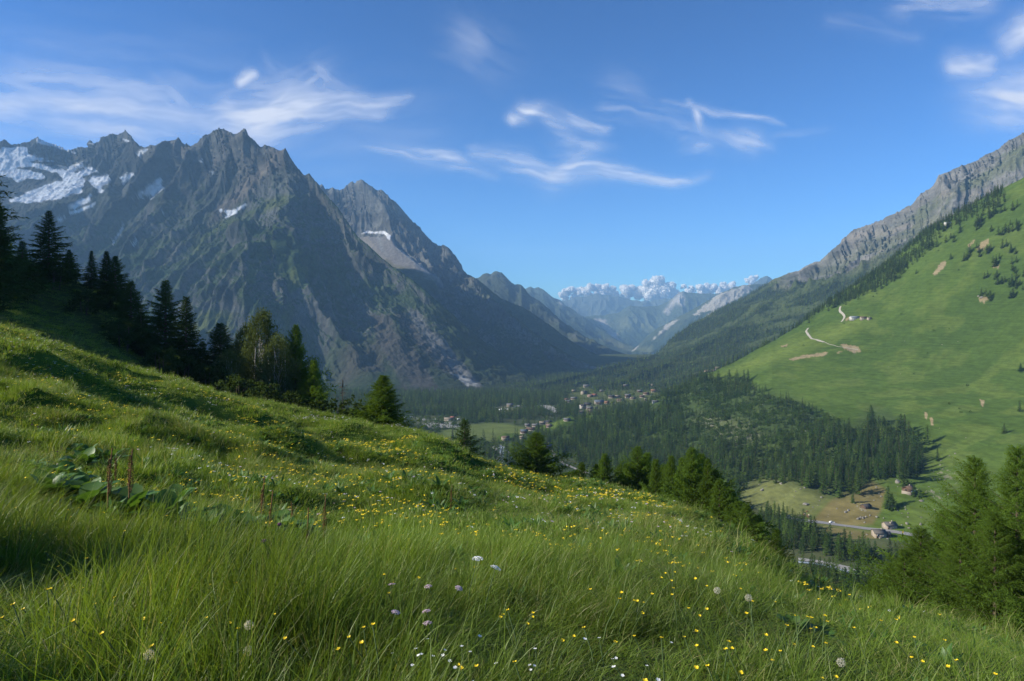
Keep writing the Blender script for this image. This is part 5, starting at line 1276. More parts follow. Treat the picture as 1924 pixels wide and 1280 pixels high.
for (a,b,h,lab) in [(474,1152,.40,'white dandelion clock standing tall over the dark near grass'),(496,1197,.30,'white dandelion clock under the tall one'),(249,1264,.28,'dandelion clock at the bottom edge of the meadow'),(1420,1142,.4,'grey dandelion clock among yellow flowers, left'),(1388,1119,.4,'grey dandelion clock behind the left grey one'),(1624,1240,.4,'pale dandelion clock at the lower right')]:
    flower(fl_clk, a, b, h*.62, 'dandelion_clock', lab, 'dandelion clocks', 1.15)
for (a,b,lab) in [(876,1064,'bright white umbel under dark leaves at mid meadow'),(906,1082,'white umbel right of the bright one at mid meadow'),(858,912,'flat white umbel beside a rusty stalk'),(890,928,'flat white umbel in front of the shady band')]:
    flower(fl_umb, a, b, .30, 'white_umbel', lab, 'white umbels', 1.2)
for (a,b,h,sc,lab) in [(215,868,.75,.9,'tallest rusty dock spike by the dark leaves'),(201,905,.62,.9,'leaning rusty dock spike left of the tallest'),(241,902,.62,1.,'thick rusty dock spike right of the tallest'),(489,945,.6,.8,'first thin rusty dock spike in the middle group'),(504,958,.5,.6,'short rusty dock spike in the middle group'),(552,955,.6,.8,'tall thin rusty dock spike of the middle group'),(576,990,.45,.55,'small rusty dock spike of the middle group'),(607,980,.55,.8,'rightmost rusty dock spike of the middle group'),(846,925,.6,.8,'lone red brown dock stalk at mid meadow')]:
    x,y,z = ray_ground(a, b+45, .0) if a>700 else ray_ground(a, b+60, .05)
    e = empty('dock_plant', (x,y,z), rf.uniform(0,6)); s = link('stem', fl_dock[1], e); s.scale = (1,1,h)
    sc *= .8; h *= .85; q = link('seed_head', fl_dock[0], e, (.02,0,h*.42)); q.scale = (sc,sc,sc*h/.62); tag(e, lab, 'dock plant', 'rusty dock plants')
    lf = link('leaf_rosette', herb_t[1], e)
for (a,b,lab) in [(57,797,'purple thistle like flower tallest at the left'),(104,852,'purple flower above the dark leaves'),(466,940,'purple flower beside the rusty spikes'),(495,990,'magenta flower at the foot of the rusty spikes'),(527,1018,'small magenta flower below the rusty spikes'),(60,805,'purple flower head under the tallest one')]:
    flower(fl_prp, a, b, .34, 'purple_flower', lab, 'purple flowers', 1.0)
# far flowers: nobody could count them
fy = mk('yellow_specks', umbel_h(.05,6,7,.016), M_yel); fw = mk('white_specks', umbel_h(.06,8,8,.014), M_wht); fp = mk('pink_specks', umbel_h(.05,5,9,.016), M_pnk)
def fdens(x, d):
    return sstep(.0,.45,fbm(x/2.6,d/2.6,4,920))*.9+.06
A = meadow_pts(20000, 5, 44, 301, dens=fdens); A[:,2] += np.clip(hz(A),.3,1.2)*.27
gn_instances('yellow_wildflowers', A, rg.rand(len(A))*6, np.interp(A[:,1],[6,15,40],[.45,.95,1.7]), np.zeros(len(A),int), [fy])['label'] = 'sprinkled yellow flowers over the meadow'
A = meadow_pts(13000, 6, 58, 302, dens=lambda x,d: sstep(.12,.5,fbm(x/3.1,d/3.1,4,930))*.9+.05); A[:,2] += np.clip(hz(A),.3,1.2)*.28
gn_instances('white_wildflowers', A, rg.rand(len(A))*6, np.interp(A[:,1],[6,15,55],[.4,.85,1.7]), rg.randint(0,2,len(A)), [fw, fp])['label'] = 'sprinkled white and pale pink flowers over the meadow'
# ================================================================= HOUSES, ROADS, RIVER, BOULDERS, COWS
WALL = {'stone': simple_mat('pale_stone_wall', (.32,.265,.20), .95, .35, 3, .04), 'wood': simple_mat('brown_boards', (.10,.062,.04), .9, .35, 4, .02), 'cream': simple_mat('cream_plaster', (.28,.24,.185), .9, .12, 2),
        'white': simple_mat('white_plaster', (.45,.43,.38), .9, .1, 2), 'orange': simple_mat('orange_boards', (.30,.15,.08), .9, .25, 4), 'pink': simple_mat('pink_plaster', (.32,.22,.19), .9, .15, 2)}
ROOF = {'slate': simple_mat('slate_roof', (0.102,0.093,0.081), .85, .4, 5, .05), 'brown': simple_mat('brown_roof', (0.118,0.077,0.053), .9, .35, 5, .03), 'dark': simple_mat('dark_roof', (0.053,0.050,0.050), .85, .35, 5, .03), 'grey': simple_mat('grey_roof', (0.130,0.130,0.130), .8, .3, 4, .03),
        'tin': simple_mat('tin_roof', (0.211,0.223,0.236), .5, .12, 2, 0), 'orange': simple_mat('rusty_roof', (0.223,0.124,0.074), .9, .3, 4), 'red': simple_mat('red_roof', (0.260,0.093,0.062), .9, .3, 4), 'pink': simple_mat('pinkish_roof', (0.223,0.149,0.124), .9, .3, 4), 'blue': simple_mat('blue_grey_roof', (0.087,0.105,0.130), .7, .3, 4), 'tan': simple_mat('tan_roof', (0.223,0.186,0.136), .9, .3, 4)}
M_glass = simple_mat('dark_window', (.02,.025,.03), .15, .2, 3, 0, 0, .6); M_frame = simple_mat('window_frame', (.5,.5,.48), .7, .1, 5)
def box(x0,x1,y0,y1,z0,z1):
    v = np.array([(x,y,z) for z in (z0,z1) for y in (y0,y1) for x in (x0,x1)], float)
    return v, np.array([(0,2,3,1),(4,5,7,6),(0,1,5,4),(2,6,7,3),(0,4,6,2),(1,3,7,5)])
def gable_walls(w, d, h, rise, sink=2.5):
    """five-sided prism: ridge runs along x"""
    v = []
    for x in (-w/2, w/2): v += [(x,-d/2,-sink),(x,d/2,-sink),(x,d/2,h),(x,0,h+rise),(x,-d/2,h)]
    v = np.array(v, float); f4 = [(0,5,6,1),(1,6,7,2),(0,4,9,5)]; f = []
    for q in f4: f += [(q[0],q[1],q[2]),(q[0],q[2],q[3])]
    f += [(0,1,2),(0,2,4),(2,3,4),(5,7,6),(5,9,7),(7,9,8),(2,7,8),(2,8,3),(3,8,9),(3,9,4)]
    return v, np.array(f)
def roof_slabs(w, d, h, rise, ov=.7, th=.28):
    ps = []
    for s in (-1, 1):
        sl = math.hypot(d/2, rise); ex = ov/sl
        y1 = s*(d/2)*(1+ex); z1 = h-rise*ex; X = w/2+ov
        v = []
        for x in (-X, X):
            v += [(x,0,h+rise+.03),(x,y1,z1+.03),(x,y1,z1+th+.03),(x,0,h+rise+th+.03)]
        ps.append((np.array(v,float), np.array([(0,1,2,3),(4,7,6,5),(0,4,5,1),(1,5,6,2),(2,6,7,3),(3,7,4,0)])))
    return join(ps)
def house(px_, py_, w, d, h, turn, style, tone, label, q):
    flat = style in ('stone','farm','hut')
    rise = d*.5*(.52 if flat else .48)
    e = empty('mountain_hut' if style in ('stone','hut') else ('barn' if style == 'farm' else ('inn' if style == 'inn' else 'chalet')), q, R(turn))
    wm = {'stone':'stone','hut':'wood','farm':'white','inn':'cream','chalet':'wood'}[style]
    pass
    if tone in ('orange',) : wm = 'orange'
    if tone == 'pink': wm = 'pink'
    if style == 'inn' and ('white' in label): wm = 'white'
    if style == 'farm' and tone != 'tin': wm = 'cream'
    v, f = gable_walls(w, d, h, rise); wl = link('wall', mesh_np('wall', v, f, [WALL[wm]]), e)
    v, f = roof_slabs(w, d, h, rise, .9 if style in ('chalet','inn') else .5); rf_ = link('roof', mesh_np('roof', v, f, [ROOF[tone]]), e)
    if style != 'hut' and style != 'farm':
        v, f = box(w*.18,w*.18+.7,-.35,.35,h+rise*.6,h+rise+1.1); link('chimney', mesh_np('chimney', v, f, [WALL['stone']]), rf_)
    if style == 'chalet' and q[1] < 1700 or (style == 'chalet' and h > 4):
        v, f = box(-w/2-.12,w/2+.12,-d/2-.14,d/2+.14,-2.5,h*.38); link('stone_base', mesh_np('stone_base', v, f, [WALL['cream' if wm != 'pink' else 'pink']]), e)
    if style in ('chalet','inn') and h >= 4:
        v, f = join([box(-w*.46,w*.46,-d/2-1.1,-d/2-.16,h*.52,h*.52+.15), box(-w*.46,w*.46,-d/2-1.1,-d/2-1.0,h*.52+.18,h*.52+1.0)]); link('balcony', mesh_np('balcony', v, f, [WALL['wood']]), e)
    nw = max(1, int(w/3.2)); fl = 2 if h >= 5 else 1
    if style == 'hut': nw = 0
    for k in range(nw):
        for j in range(fl):
            x = (k+.5)/nw*w-w/2; z0 = h*(.18 if fl == 2 else .38)+j*h*.48
            if style == 'farm' or (style == 'stone' and k == nw//2):
                z0 = h*.05 if style == 'farm' else h*.3
            v, f = box(x-.55,x+.55,-d/2-.20,-d/2-.10,z0,z0+1.15); wn = link('window', mesh_np('window', v, f, [M_frame]), e)
            v, f = box(x-.44,x+.44,-d/2-.235,-d/2-.205,z0+.12,z0+1.03); link('pane', mesh_np('pane', v, f, [M_glass]), wn)
    for s in (-1, 1):
        if style in ('chalet','inn') :
            x = s*(w/2+.13)
            v, f = box(min(x,x+s*.06),max(x,x+s*.06),-.6,.6,h*.55,h*.55+1.1); link('window', mesh_np('window', v, f, [M_glass]), e)
    v, f = box(-w*.32-.5,-w*.32+.5,-d/2-.19,-d/2-.11,-.2,1.9) if style in ('stone','hut') else box(w*.36-.5,w*.36+.5,-d/2-.24,-d/2-.16,-.2,2.0)
    link('door', mesh_np('door', v, f, [WALL['wood'] if wm != 'wood' else ROOF['dark']]), e)
    if 'dormer' in label:
        v, f = gable_walls(1.4, 1.2, .7, .4, .6); dm = link('dormer', mesh_np('dormer', v, f, [WALL['stone']]), rf_, (0,-d*.22,h+rise*.55)); dm.rotation_euler = (0,0,R(90))
        v, f = box(-.3,.3,-.03,.03,.1,.6); link('dormer_window', mesh_np('dormer_window', v, f, [M_glass]), rf_, (0,-d*.22-.76,h+rise*.55))
    if 'annex' in label:
        v, f = gable_walls(3.2, 4.6, 2.6, 1.2); link('annex', mesh_np('annex', v, f, [WALL['wood']]), e, (w/2+1.65,-.6,0))
        v, f = roof_slabs(3.2, 4.6, 2.6, 1.2, .4); link('annex_roof', mesh_np('annex_roof', v, f, [ROOF['slate']]), e, (w/2+1.65,-.6,0))
    if 'window band' in label:
        v, f = box(-w*.42,w*.42,-d/2-.26,-d/2-.22,1.0,2.1); link('shutter_band', mesh_np('shutter_band', v, f, [simple_mat('pale_blue_paint', (.45,.50,.66), .7, .2, 4)]), e)
    return tag(e, label, {'mountain_hut':'house','barn':'barn','inn':'house','chalet':'house'}[e.name.split('.')[0]], 'houses of the valley village' if 1060 < px_ < 1240 and py_ < 780 else None)
for h, q in zip(HOUSES, hp):
    if q is not None: house(*h, Vector(q))
# three chalets beyond the shoulder of the pasture, white hut high up
for (a,b,w_,lab) in [(1328.7,700,13,'pinkish chalet beyond the shoulder of the pasture, left of three'),(1340,699,11,'small chalet beyond the shoulder of the pasture, middle of three'),(1349,694,14,'chalet beyond the shoulder of the pasture, highest of three')]:
    q = on_patch(MR, a, b); house(a,b,w_,9,5,8,'chalet','pink' if w_==13 else 'tan',lab,Vector(q)+Vector((0,0,8)) if False else Vector(q))
q = hit(1781, 422); 
if q is not None: house(1781,422,13,6,3.2,0,'farm','tin','tiny white hut high on the hillside among conifers',Vector(q))
# ---- ribbons laid on the ground
def ribbon(name, pts, width, m, lift=.12, step=4., wv=0., cross=4, seed=1):
    P_ = np.array([p[:2] for p in pts], float); s = np.concatenate([[0], np.cumsum(np.hypot(*np.diff(P_, axis=0).T))])
    n = max(4, int(s[-1]/step)); t = np.linspace(0, s[-1], n)
    # smooth the traced corners
    x = np.interp(t, s, P_[:,0]); y = np.interp(t, s, P_[:,1])
    for _ in range(int(8/step*3)+2):
        x[1:-1] = (x[:-2]+2*x[1:-1]+x[2:])/4; y[1:-1] = (y[:-2]+2*y[1:-1]+y[2:])/4
    tx = np.gradient(x); ty = np.gradient(y); L_ = np.hypot(tx, ty)+1e-9; nx, ny = -ty/L_, tx/L_
    W = width*(1+wv*fbm(t/18., t*0+seed, 3, seed)) if np.isscalar(width) else np.interp(t/s[-1], np.linspace(0,1,len(width)), width)*(1+wv*fbm(t/18., t*0+seed, 3, seed))
    V = []
    for i in range(n):
        for c in range(cross+1):
            o_ = (c/cross-.5)*W[i]; xx, yy_ = x[i]+nx[i]*o_, y[i]+ny[i]*o_
            V.append((xx, yy_, val_z(xx, yy_)+lift))
    me = mesh_np(name, V, grid_faces(n, cross+1)[:, ::-1], [m], True); o = link(name, me); o['kind'] = 'structure'; return o
def hits(l): return [q for q in (hit(a, b) for a, b in l) if q is not None]
M_road = simple_mat('worn_asphalt', (.235,.225,.215), .9, .2, .6, .02); M_path = simple_mat('pale_gravel', (.33,.30,.25), .95, .2, .8, .03)
M_grav = simple_mat('river_gravel', (.30,.285,.26), .95, .45, .35, .3)
ribbon('valley_road', hits([(1440,966),(1480,976),(1530,981),(1545,982),(1560,985),(1600,990),(1650,996),(1700,1003),(1735,1009),(1765,1017),(1800,1027),(1850,1040)]), [5,5,6.5,8,6,5.5,5.5,5.5,5.5,5,5,5], M_road, .35, 3.)
ribbon('footpath', hits([(1579,576),(1577,584),(1585,592),(1588,596),(1585,600),(1581,605)]), 3.6, M_path, .35, 3.)
ribbon('footpath', hits([(1518,617),(1514,623),(1519,630),(1522,634),(1535,640),(1548,643)]), 3.6, M_path, .35, 3.)
ribbon('footpath', hits([(1548,643),(1565,649),(1582,653),(1600,656),(1612,657)]), 1.2, M_path, .35, 3.)
ribbon('valley_track', hits([(1034,843),(1040,852),(1050,864),(1058,872),(1074,878),(1088,884),(1104,890)]), 4.5, M_path, .4, 3.)
ribbon('river_bank', hits([(1500,1052),(1540,1056),(1562,1062),(1600,1073),(1640,1079),(1690,1086),(1760,1094)]), [5,7,8,7,7,8,7], M_grav, .55, 2., .35, 8)
mw, ntw, ndw, lkw = new_mat('river_water'); bw = N(ntw, 'ShaderNodeBsdfPrincipled', Roughness=.25); n1 = noise_node(ntw, .8, 5, .7)
lkw.new(mixc(ntw, ramp(ntw, n1, .4, .65), (.16,.20,.22), (.55,.58,.58)), bw.inputs['Base Color']); ow = N(ntw, 'ShaderNodeOutputMaterial'); lkw.new(bw.outputs[0], ow.inputs[0])
ribbon('river', hits([(1500,1058),(1540,1062),(1562,1068),(1600,1078),(1640,1084),(1690,1090)]), 3.5, mw, .8, 2., .3)
ribbon('river_bank', hits([(930,884),(938,874),(946,866),(950,858),(945,848),(932,838)]), 17, M_grav, .5, 3., .3, 6)
ribbon('river', hits([(930,884),(938,874),(946,866),(950,858),(945,848),(932,838)]), 11, mw, .8, 3., .2)
ribbon('river_bank', hits([(998,764),(1010,763),(1024,763),(1036,768),(1043,776)]), [10,22,20,14,8], M_grav, .6, 4., .3, 6)
# ---- boulders: each its own
M_rock = simple_mat('boulder_rock', (.20,.185,.16), .95, .45, 1.2, .15, 0, .2, .2)
def rock_mesh(seed):
    r = RS(seed); n = 9; m_ = 14; th = np.linspace(0, math.pi, n); ph = np.linspace(0, 2*math.pi, m_, endpoint=False); V = []
    ax = r.uniform(.7,1.25,3); cuts = unit(r.randn(9,3)); off = r.uniform(.62,.95,9)
    for a in th:
        for b in ph:
            u = np.array([math.sin(a)*math.cos(b), math.sin(a)*math.sin(b), math.cos(a)]); rad = 1.1
            for c, o_ in zip(cuts, off):
                k = u@c
                if k > .05: rad = min(rad, o_/k)
            V.append(u*rad*ax)
    f = []
    for i in range(n-1):
        for j in range(m_): f.append((i*m_+j, (i+1)*m_+j, (i+1)*m_+(j+1)%m_, i*m_+(j+1)%m_))
    return mesh_np('boulder', np.array(V)*.5, f, [M_rock])
rocks = [rock_mesh(s) for s in range(400, 406)]
bl = [(1687,907,5),(1731,942,3),(1655,933,2),(1652,928,1.6),(1613,976,2.6),(1617,973,2.2),(1622,974,2.4),(1627,972,2),(1624,982,1.8),(1635,969,1.5),(1647,972,1.8),(1589,963,3),(1594,960,2.2),(1513,949,4),(1518,948,2.4),(1540,941,1.4),(1543,935,1.6),(1483,971,3),(1702,958,1.8),(1706,965,1.7),(1706,972,1.6),(1701,953,1.3),(1704,985,2.6),(1694,987,1.5),(1708,993,2.2),(1589,990,1.6),(1629,1005,1.8),(1660,974,1.2),(1432,922,3),(1399,916,1.6),(1468,910,3.2),(1462,906,1.8),(1505,919,2.4),(1512,917,1.8),(1495,924,1.3),(1695,965,1.1),(1687,960,1.2),(1740,872,2.2),(1768,866,1.4),(1795,853,2),(1784,857,1.2),(1790,860,1.1),(1745,915,1.1),(1750,923,1.2),(1754,933,1.1),(1780,846,1.1),(1730,986,2.4),(1765,805,1),(1700,641,1.4),(1770,648,1.4),(1692,703,1.3),(1800,642,1.3),(1815,823,1.2),(1670,690,1.2),(1844,560,5),(1838,557,3),(1560,992,1.5),(1653,1012,1.3),(1668,1013,1.5),(1600,1003,1.2)]
rk_r = random.Random(5)
for k, (a, b, s) in enumerate(bl):
    q = hit(a, b)
    if q is None: continue
    o = link('boulder', rocks[k % 6], None, Vector(q)+Vector((0,0,s*.08))); o.rotation_euler = (rk_r.uniform(-.4,.4), rk_r.uniform(-.4,.4), rk_r.uniform(0,6)); o.scale = (s*1.15, s, s*.8)
    if (a,b) == (1687,907): lab, g_ = 'largest pale boulder just above the brown roofed chalet', None
    elif (a,b) == (1731,942): lab, g_ = 'flat boulder right below the bushes beside the chalet', None
    elif (a,b) == (1844,560): lab, g_ = 'big boulder among conifers high on the pasture', None
    elif (a,b) == (1513,949): lab, g_ = 'wide grey boulder above the cows on the green shelf', None
    elif (a,b) == (1483,971): lab, g_ = 'grey boulder at the left end of the visible road', None
    elif 1605 < a < 1650 and 965 < b < 985: lab, g_ = 'pale boulder of the cluster on the brown field above the road', 'boulders of the cluster on the brown field'
    elif b < 830: lab, g_ = 'small lone boulder on the open pasture', 'small boulders on the open pasture'
    elif a > 1690 and b > 940: lab, g_ = 'pale boulder on the slope right of the stone barns', 'boulders right of the stone barns'
    else: lab, g_ = 'pale boulder on the grassy shelf under the wood', 'boulders on the grassy shelf'
    tag(o, lab, 'boulder', g_)
# stones in the open part of the wood and on the pasture, uncounted
dq = soft_poly(sxN, syN, [(1290,775),(1330,770),(1400,788),(1440,815),(1420,845),(1360,840),(1310,815),(1285,795)], 5)*.010+soft_poly(sxN, syN, [(1400,740),(1480,760),(1560,800),(1500,820),(1430,790)], 6)*.003+soft_poly(sxN, syN, [(1700,840),(1800,850),(1800,1000),(1720,1000),(1690,930)], 10)*.004+soft_poly(sxN, syN, [(1380,905),(1660,905),(1690,985),(1480,985)], 6)*.003
ST = scatter(NH, dq, None, 950); rs_ = RS(951)
gn_instances('scattered_stones', ST, rs_.rand(len(ST))*6, .5+1.3*rs_.rand(len(ST))**2, rs_.randint(0,6,len(ST)), rocks)['label'] = 'small pale stones strewn over shelf and clearing'
# ---- cows grazing by the road
def cow_mesh(seed, m_):
    """one continuous skinned body: trunk, neck, head, four jointed legs, tail"""
    pts = {'hip':((-.75,0,1.25),.30),'mid':((-.1,0,1.15),.38),'sho':((.55,0,1.22),.33),'nk':((.9,0,1.1),.17),'hd':((1.15,0,.75),.13),'mz':((1.32,0,.45),.08),
           'tl':((-1.08,0,1.25),.05),'t2':((-1.15,0,.7),.04)}
    for s, y in (('l',.2),('r',-.2)):
        pts['fk'+s] = ((.6,y,.62),.10); pts['ff'+s] = ((.58,y,.04),.06); pts['hk'+s] = ((-.62,y,.72),.14); pts['hh'+s] = ((-.85,y,.48),.07); pts['hf'+s] = ((-.78,y,.04),.06)
    ed = [('hip','mid'),('mid','sho'),('sho','nk'),('nk','hd'),('hd','mz'),('hip','tl'),('tl','t2')]
    for s in 'lr': ed += [('sho','fk'+s),('fk'+s,'ff'+s),('hip','hk'+s),('hk'+s,'hh'+s),('hh'+s,'hf'+s)]
    ks = list(pts); me = bpy.data.meshes.new('cow_frame'); me.from_pydata([pts[k][0] for k in ks], [(ks.index(a), ks.index(b)) for a, b in ed], [])
    o = bpy.data.objects.new('cow_frame', me); COL.objects.link(o); sk = o.modifiers.new('skin', 'SKIN'); sb = o.modifiers.new('sub', 'SUBSURF'); sb.levels = 1
    for i, k in enumerate(ks): me.skin_vertices[0].data[i].radius = (pts[k][1],)*2; me.skin_vertices[0].data[i].use_root = (k == 'mid')
    dg = bpy.context.evaluated_depsgraph_get(); em = bpy.data.meshes.new_from_object(o.evaluated_get(dg)); em.materials.clear(); em.materials.append(m_)
    bpy.data.objects.remove(o); em.name = 'cow'; return em
M_cow1 = simple_mat('cream_hide', (.60,.50,.36), .9, .3, 1.5); M_cow2 = simple_mat('brown_hide', (.24,.12,.06), .9, .4, 1.5)
cw = [cow_mesh(1, M_cow1), cow_mesh(2, M_cow2)]
for (a,b,k,rz,lab) in [(1509,964,0,1.2,'cream cow at the top of the little herd'),(1512,968,0,.2,'pale cow in the middle of the herd'),(1516.5,963,1,.1,'reddish brown cow behind the cream one'),(1511,970,1,0,'dark brown cow in the middle of the herd'),(1503,971,0,.3,'tan cow at the left of the herd nearest the road'),(1518,974,1,-.2,'brown cow at the lower right of the herd'),(1519.5,970,0,1.5,'whitish cow at the right of the herd'),(1517,971,1,1.0,'brown cow beside the whitish one')]:
    q = hit(a, b)
    if q is not None: o = link('cow', cw[k], None, q); o.rotation_euler = (0,0,rz); tag(o, lab, 'cow', 'cows grazing above the valley road')
# road works sign / parked vehicle
q = hit(1697, 1002)
if q is not None:
    e = empty('road_sign', q, 0); v, f = tube([(0,0,-.2),(0,0,1.6)], [.05,.05], 8); link('post', mesh_np('post', v, f, [M_frame]), e)
    v, f = join([box(-.35,.35,-.06,-.02,1.0,1.9), box(-.5,.5,-.07,-.03,.2,.95)]); link('panel', mesh_np('panel', v, f, [simple_mat('yellow_paint', (.75,.50,.04), .6, .05, 3)]), e)
    tag(e, 'yellow sign at the edge of the valley road beyond the stone house', 'sign')
def car_mesh():
    prof = [(-2.1,.35),(-2.1,.85),(-1.9,1.0),(-1.5,1.45),(.3,1.5),(.95,1.0),(2.0,.85),(2.1,.6),(2.1,.35)]
    v = [(x,-.85+(0.12 if z>1.2 else 0),z) for x,z in prof]+[(x,.85-(0.12 if z>1.2 else 0),z) for x,z in prof]; n = len(prof)
    f = [(i,(i+1)%n,n+(i+1)%n) for i in range(n)]+[(i,n+(i+1)%n,n+i) for i in range(n)]
    f += [(0,i,i+1) for i in range(1,n-1)]+[(n,n+i+1,n+i) for i in range(1,n-1)]
    return mesh_np('body', v, f, [simple_mat('white_car_paint', (.7,.7,.7), .35, .03, 1)])
q = hit(1563, 983)
if q is not None:
    e = empty('parked_car', q, .2); link('body', car_mesh(), e)
    for x in (-1.3,1.3):
        for y in (-.8,.8):
            v, f = tube([(x,y-.12,.33),(x,y+.12,.33)],[.33,.33],14); link('wheel', mesh_np('wheel', np.concatenate([v,[(x,y-.12,.33),(x,y+.12,.33)]]), f, [M_glass]), e)
    v, f = box(-1.45,.35,-.78,.78,1.05,1.38); link('window', mesh_np('window', v, f, [M_glass]), e)
    tag(e, 'small white car parked on the verge of the valley road', 'car')
# caravans and tents
M_car = simple_mat('caravan_shell', (.75,.75,.72), .4, .05, 1); M_tent = simple_mat('teal_tent_cloth', (.08,.42,.42), .7, .1, 2); M_tent2 = simple_mat('pale_tent_cloth', (.6,.6,.52), .7, .1, 2)
def caravan(a, b, rz, lab):
    q = hit(a, b)
    if q is None: return
    e = empty('caravan', q, rz)
    pr = [(-2.6,.5),(-2.75,1.4),(-2.4,2.5),(2.3,2.6),(2.75,1.6),(2.6,.5)]; n = len(pr); v = [(x,-1.1,z) for x,z in pr]+[(x,1.1,z) for x,z in pr]
    f = [(i,(i+1)%n,n+(i+1)%n) for i in range(n)]+[(i,n+(i+1)%n,n+i) for i in range(n)]+[(0,i,i+1) for i in range(1,n-1)]+[(n,n+i+1,n+i) for i in range(1,n-1)]
    link('shell', mesh_np('shell', v, f, [M_car]), e); v, f = box(-1.8,1.2,-1.16,-1.12,1.4,2.1); link('window', mesh_np('window', v, f, [M_glass]), e)
    v, f = tube([(0,-1.0,.35),(0,1.0,.35)],[.35,.35],12); link('wheel', mesh_np('wheel', v, f, [M_glass]), e)
    tag(e, lab, 'caravan', 'caravans on the camping grounds')
for a,b,rz,lab in [(932,767,.2,'white caravan at the left of the upper camping ground'),(938.7,771,1.3,'white caravan in the middle of the upper camping ground'),(944,770,.4,'white caravan beside the middle one on the upper ground'),(952,770,.1,'white caravan below the tall camp building'),(969,765,.9,'white caravan right of the tall camp building'),(974,764,0,'white caravan at the far right of the upper ground'),(797,790,.3,'pale caravan at the lower camping ground near the gravel'),(773,785,0,'white caravan among trees left of the lower ground'),(762,786,.7,'white caravan leftmost of the lower ground'),(820,790,.1,'pale caravan between trees at the lower ground'),(862,789,.5,'white caravan right of the cream camp building')]: caravan(a,b,rz,lab)
def tent(a, b, s, m_, lab):
    q = hit(a, b)
    if q is None: return
    v = []; f = []; n = 12
    for i, t in enumerate(np.linspace(0, math.pi/2, 5)):
        for j in range(n): v.append((math.cos(t)*s*math.cos(j*2*math.pi/n), math.cos(t)*s*.8*math.sin(j*2*math.pi/n), math.sin(t)*s*.75))
    for i in range(4):
        for j in range(n): f.append((i*n+j, i*n+(j+1)%n, (i+1)*n+(j+1)%n, (i+1)*n+j))
    e = empty('tent', q); link('canopy', mesh_np('canopy', v, f, [m_], True), e); vv, ff = box(-s*.25,s*.25,-s*.84,-s*.76,0,s*.4); link('door_flap', mesh_np('door_flap', vv, ff, [M_tent2]), e); tag(e, lab, 'tent')
tent(1082,889,2.6,M_tent,'bright teal tent beside the valley path behind the larches'); tent(876,790,2.4,M_tent,'teal tent at the right of the lower camping ground'); tent(948,774,2.,M_tent2,'pale tent at the front of the upper camping ground')
# mast behind the hillside farm
q = hit(1632, 599)
if q is not None:
    e = empty('mast', Vector(q)+Vector((0,4,0))); v, f = tube([(0,0,-1),(0,0,12)],[.12,.07],6); link('pole', mesh_np('pole', v, f, [M_bark]), e); v, f = box(-.8,.8,-.05,.05,11,11.2); link('crossbar', mesh_np('crossbar', v, f, [M_bark]), e)
    tag(e, 'thin wooden mast rising beside the small stone hut of the hillside farm', 'mast')
# ================================================================= CLOUDS
m, nt, nd, lk = new_mat('cirrus_ice')
at = N(nt, 'ShaderNodeAttribute', attribute_name='col'); sep = N(nt, 'ShaderNodeSeparateColor'); lk.new(at.outputs['Color'], sep.inputs[0])
tr = N(nt, 'ShaderNodeBsdfTranslucent'); tr.inputs[0].default_value = (.95,.96,1,1); tp = N(nt, 'ShaderNodeBsdfTransparent'); df = N(nt, 'ShaderNodeBsdfDiffuse'); df.inputs[0].default_value = (.95,.96,1,1)
m1 = N(nt, 'ShaderNodeMixShader'); m1.inputs[0].default_value = .35; lk.new(tr.outputs[0], m1.inputs[1]); lk.new(df.outputs[0], m1.inputs[2])
m2 = N(nt, 'ShaderNodeMixShader'); lk.new(sep.outputs[0], m2.inputs[0]); lk.new(tp.outputs[0], m2.inputs[1]); lk.new(m1.outputs[0], m2.inputs[2])
oo = N(nt, 'ShaderNodeOutputMaterial'); lk.new(m2.outputs[0], oo.inputs[0])
# a thin sheet 7 km up; (sx, sy) say where in the photo each wisp stands
nX, nY = 1500, 700
qx = np.linspace(-60, 1990, nX); qy = np.linspace(-30, 420, nY); SX, SY = np.meshgrid(qx, qy); AL = np.zeros(SX.shape)
wx = fbm(SX/90, SY/60, 4, 1001)*9; wy = fbm(SX/80, SY/70, 4, 1002)*8
streak = lambda a, s, L_=90., T_=11.: .5+.8*fbm((SX*math.cos(a)+SY*math.sin(a)+wx)/L_, (-SX*math.sin(a)+SY*math.cos(a)+wy)/T_, 6, s)
def wisp(pts, w, amp, a, seed, L_=90., T_=11., cov=.45):
    """pts: (x, y, relative strength) along the wisp; w: half width"""
    global AL
    xs = [p[0] for p in pts]; m_ = (SX > min(xs)-150) & (SX < max(xs)+150)
    d = np.full(SX.shape, 1e9); st = np.zeros(SX.shape)
    X_, Y_ = SX+wx*.8, SY+wy*.8
    for p0, p1 in zip(pts[:-1], pts[1:]):
        dx, dy = p1[0]-p0[0], p1[1]-p0[1]; t = np.clip(((X_-p0[0])*dx+(Y_-p0[1])*dy)/(dx*dx+dy*dy), 0, 1)
        ww = p0[3]*(1-t)+p1[3]*t if len(p0) > 3 else w
        e = np.hypot(X_-p0[0]-t*dx, Y_-p0[1]-t*dy)/(ww*1.35); s = p0[2]*(1-t)+p1[2]*t
        b = e < d; d = np.where(b, e, d); st = np.where(b, s, st)
    k = np.exp(-d**1.55)*st*amp*1.12; n_ = streak(a, seed, L_, T_)
    AL = np.maximum(AL, np.clip(k*(cov+(1-cov)*1.6*np.clip(n_, 0, 1.4)), 0, .95))
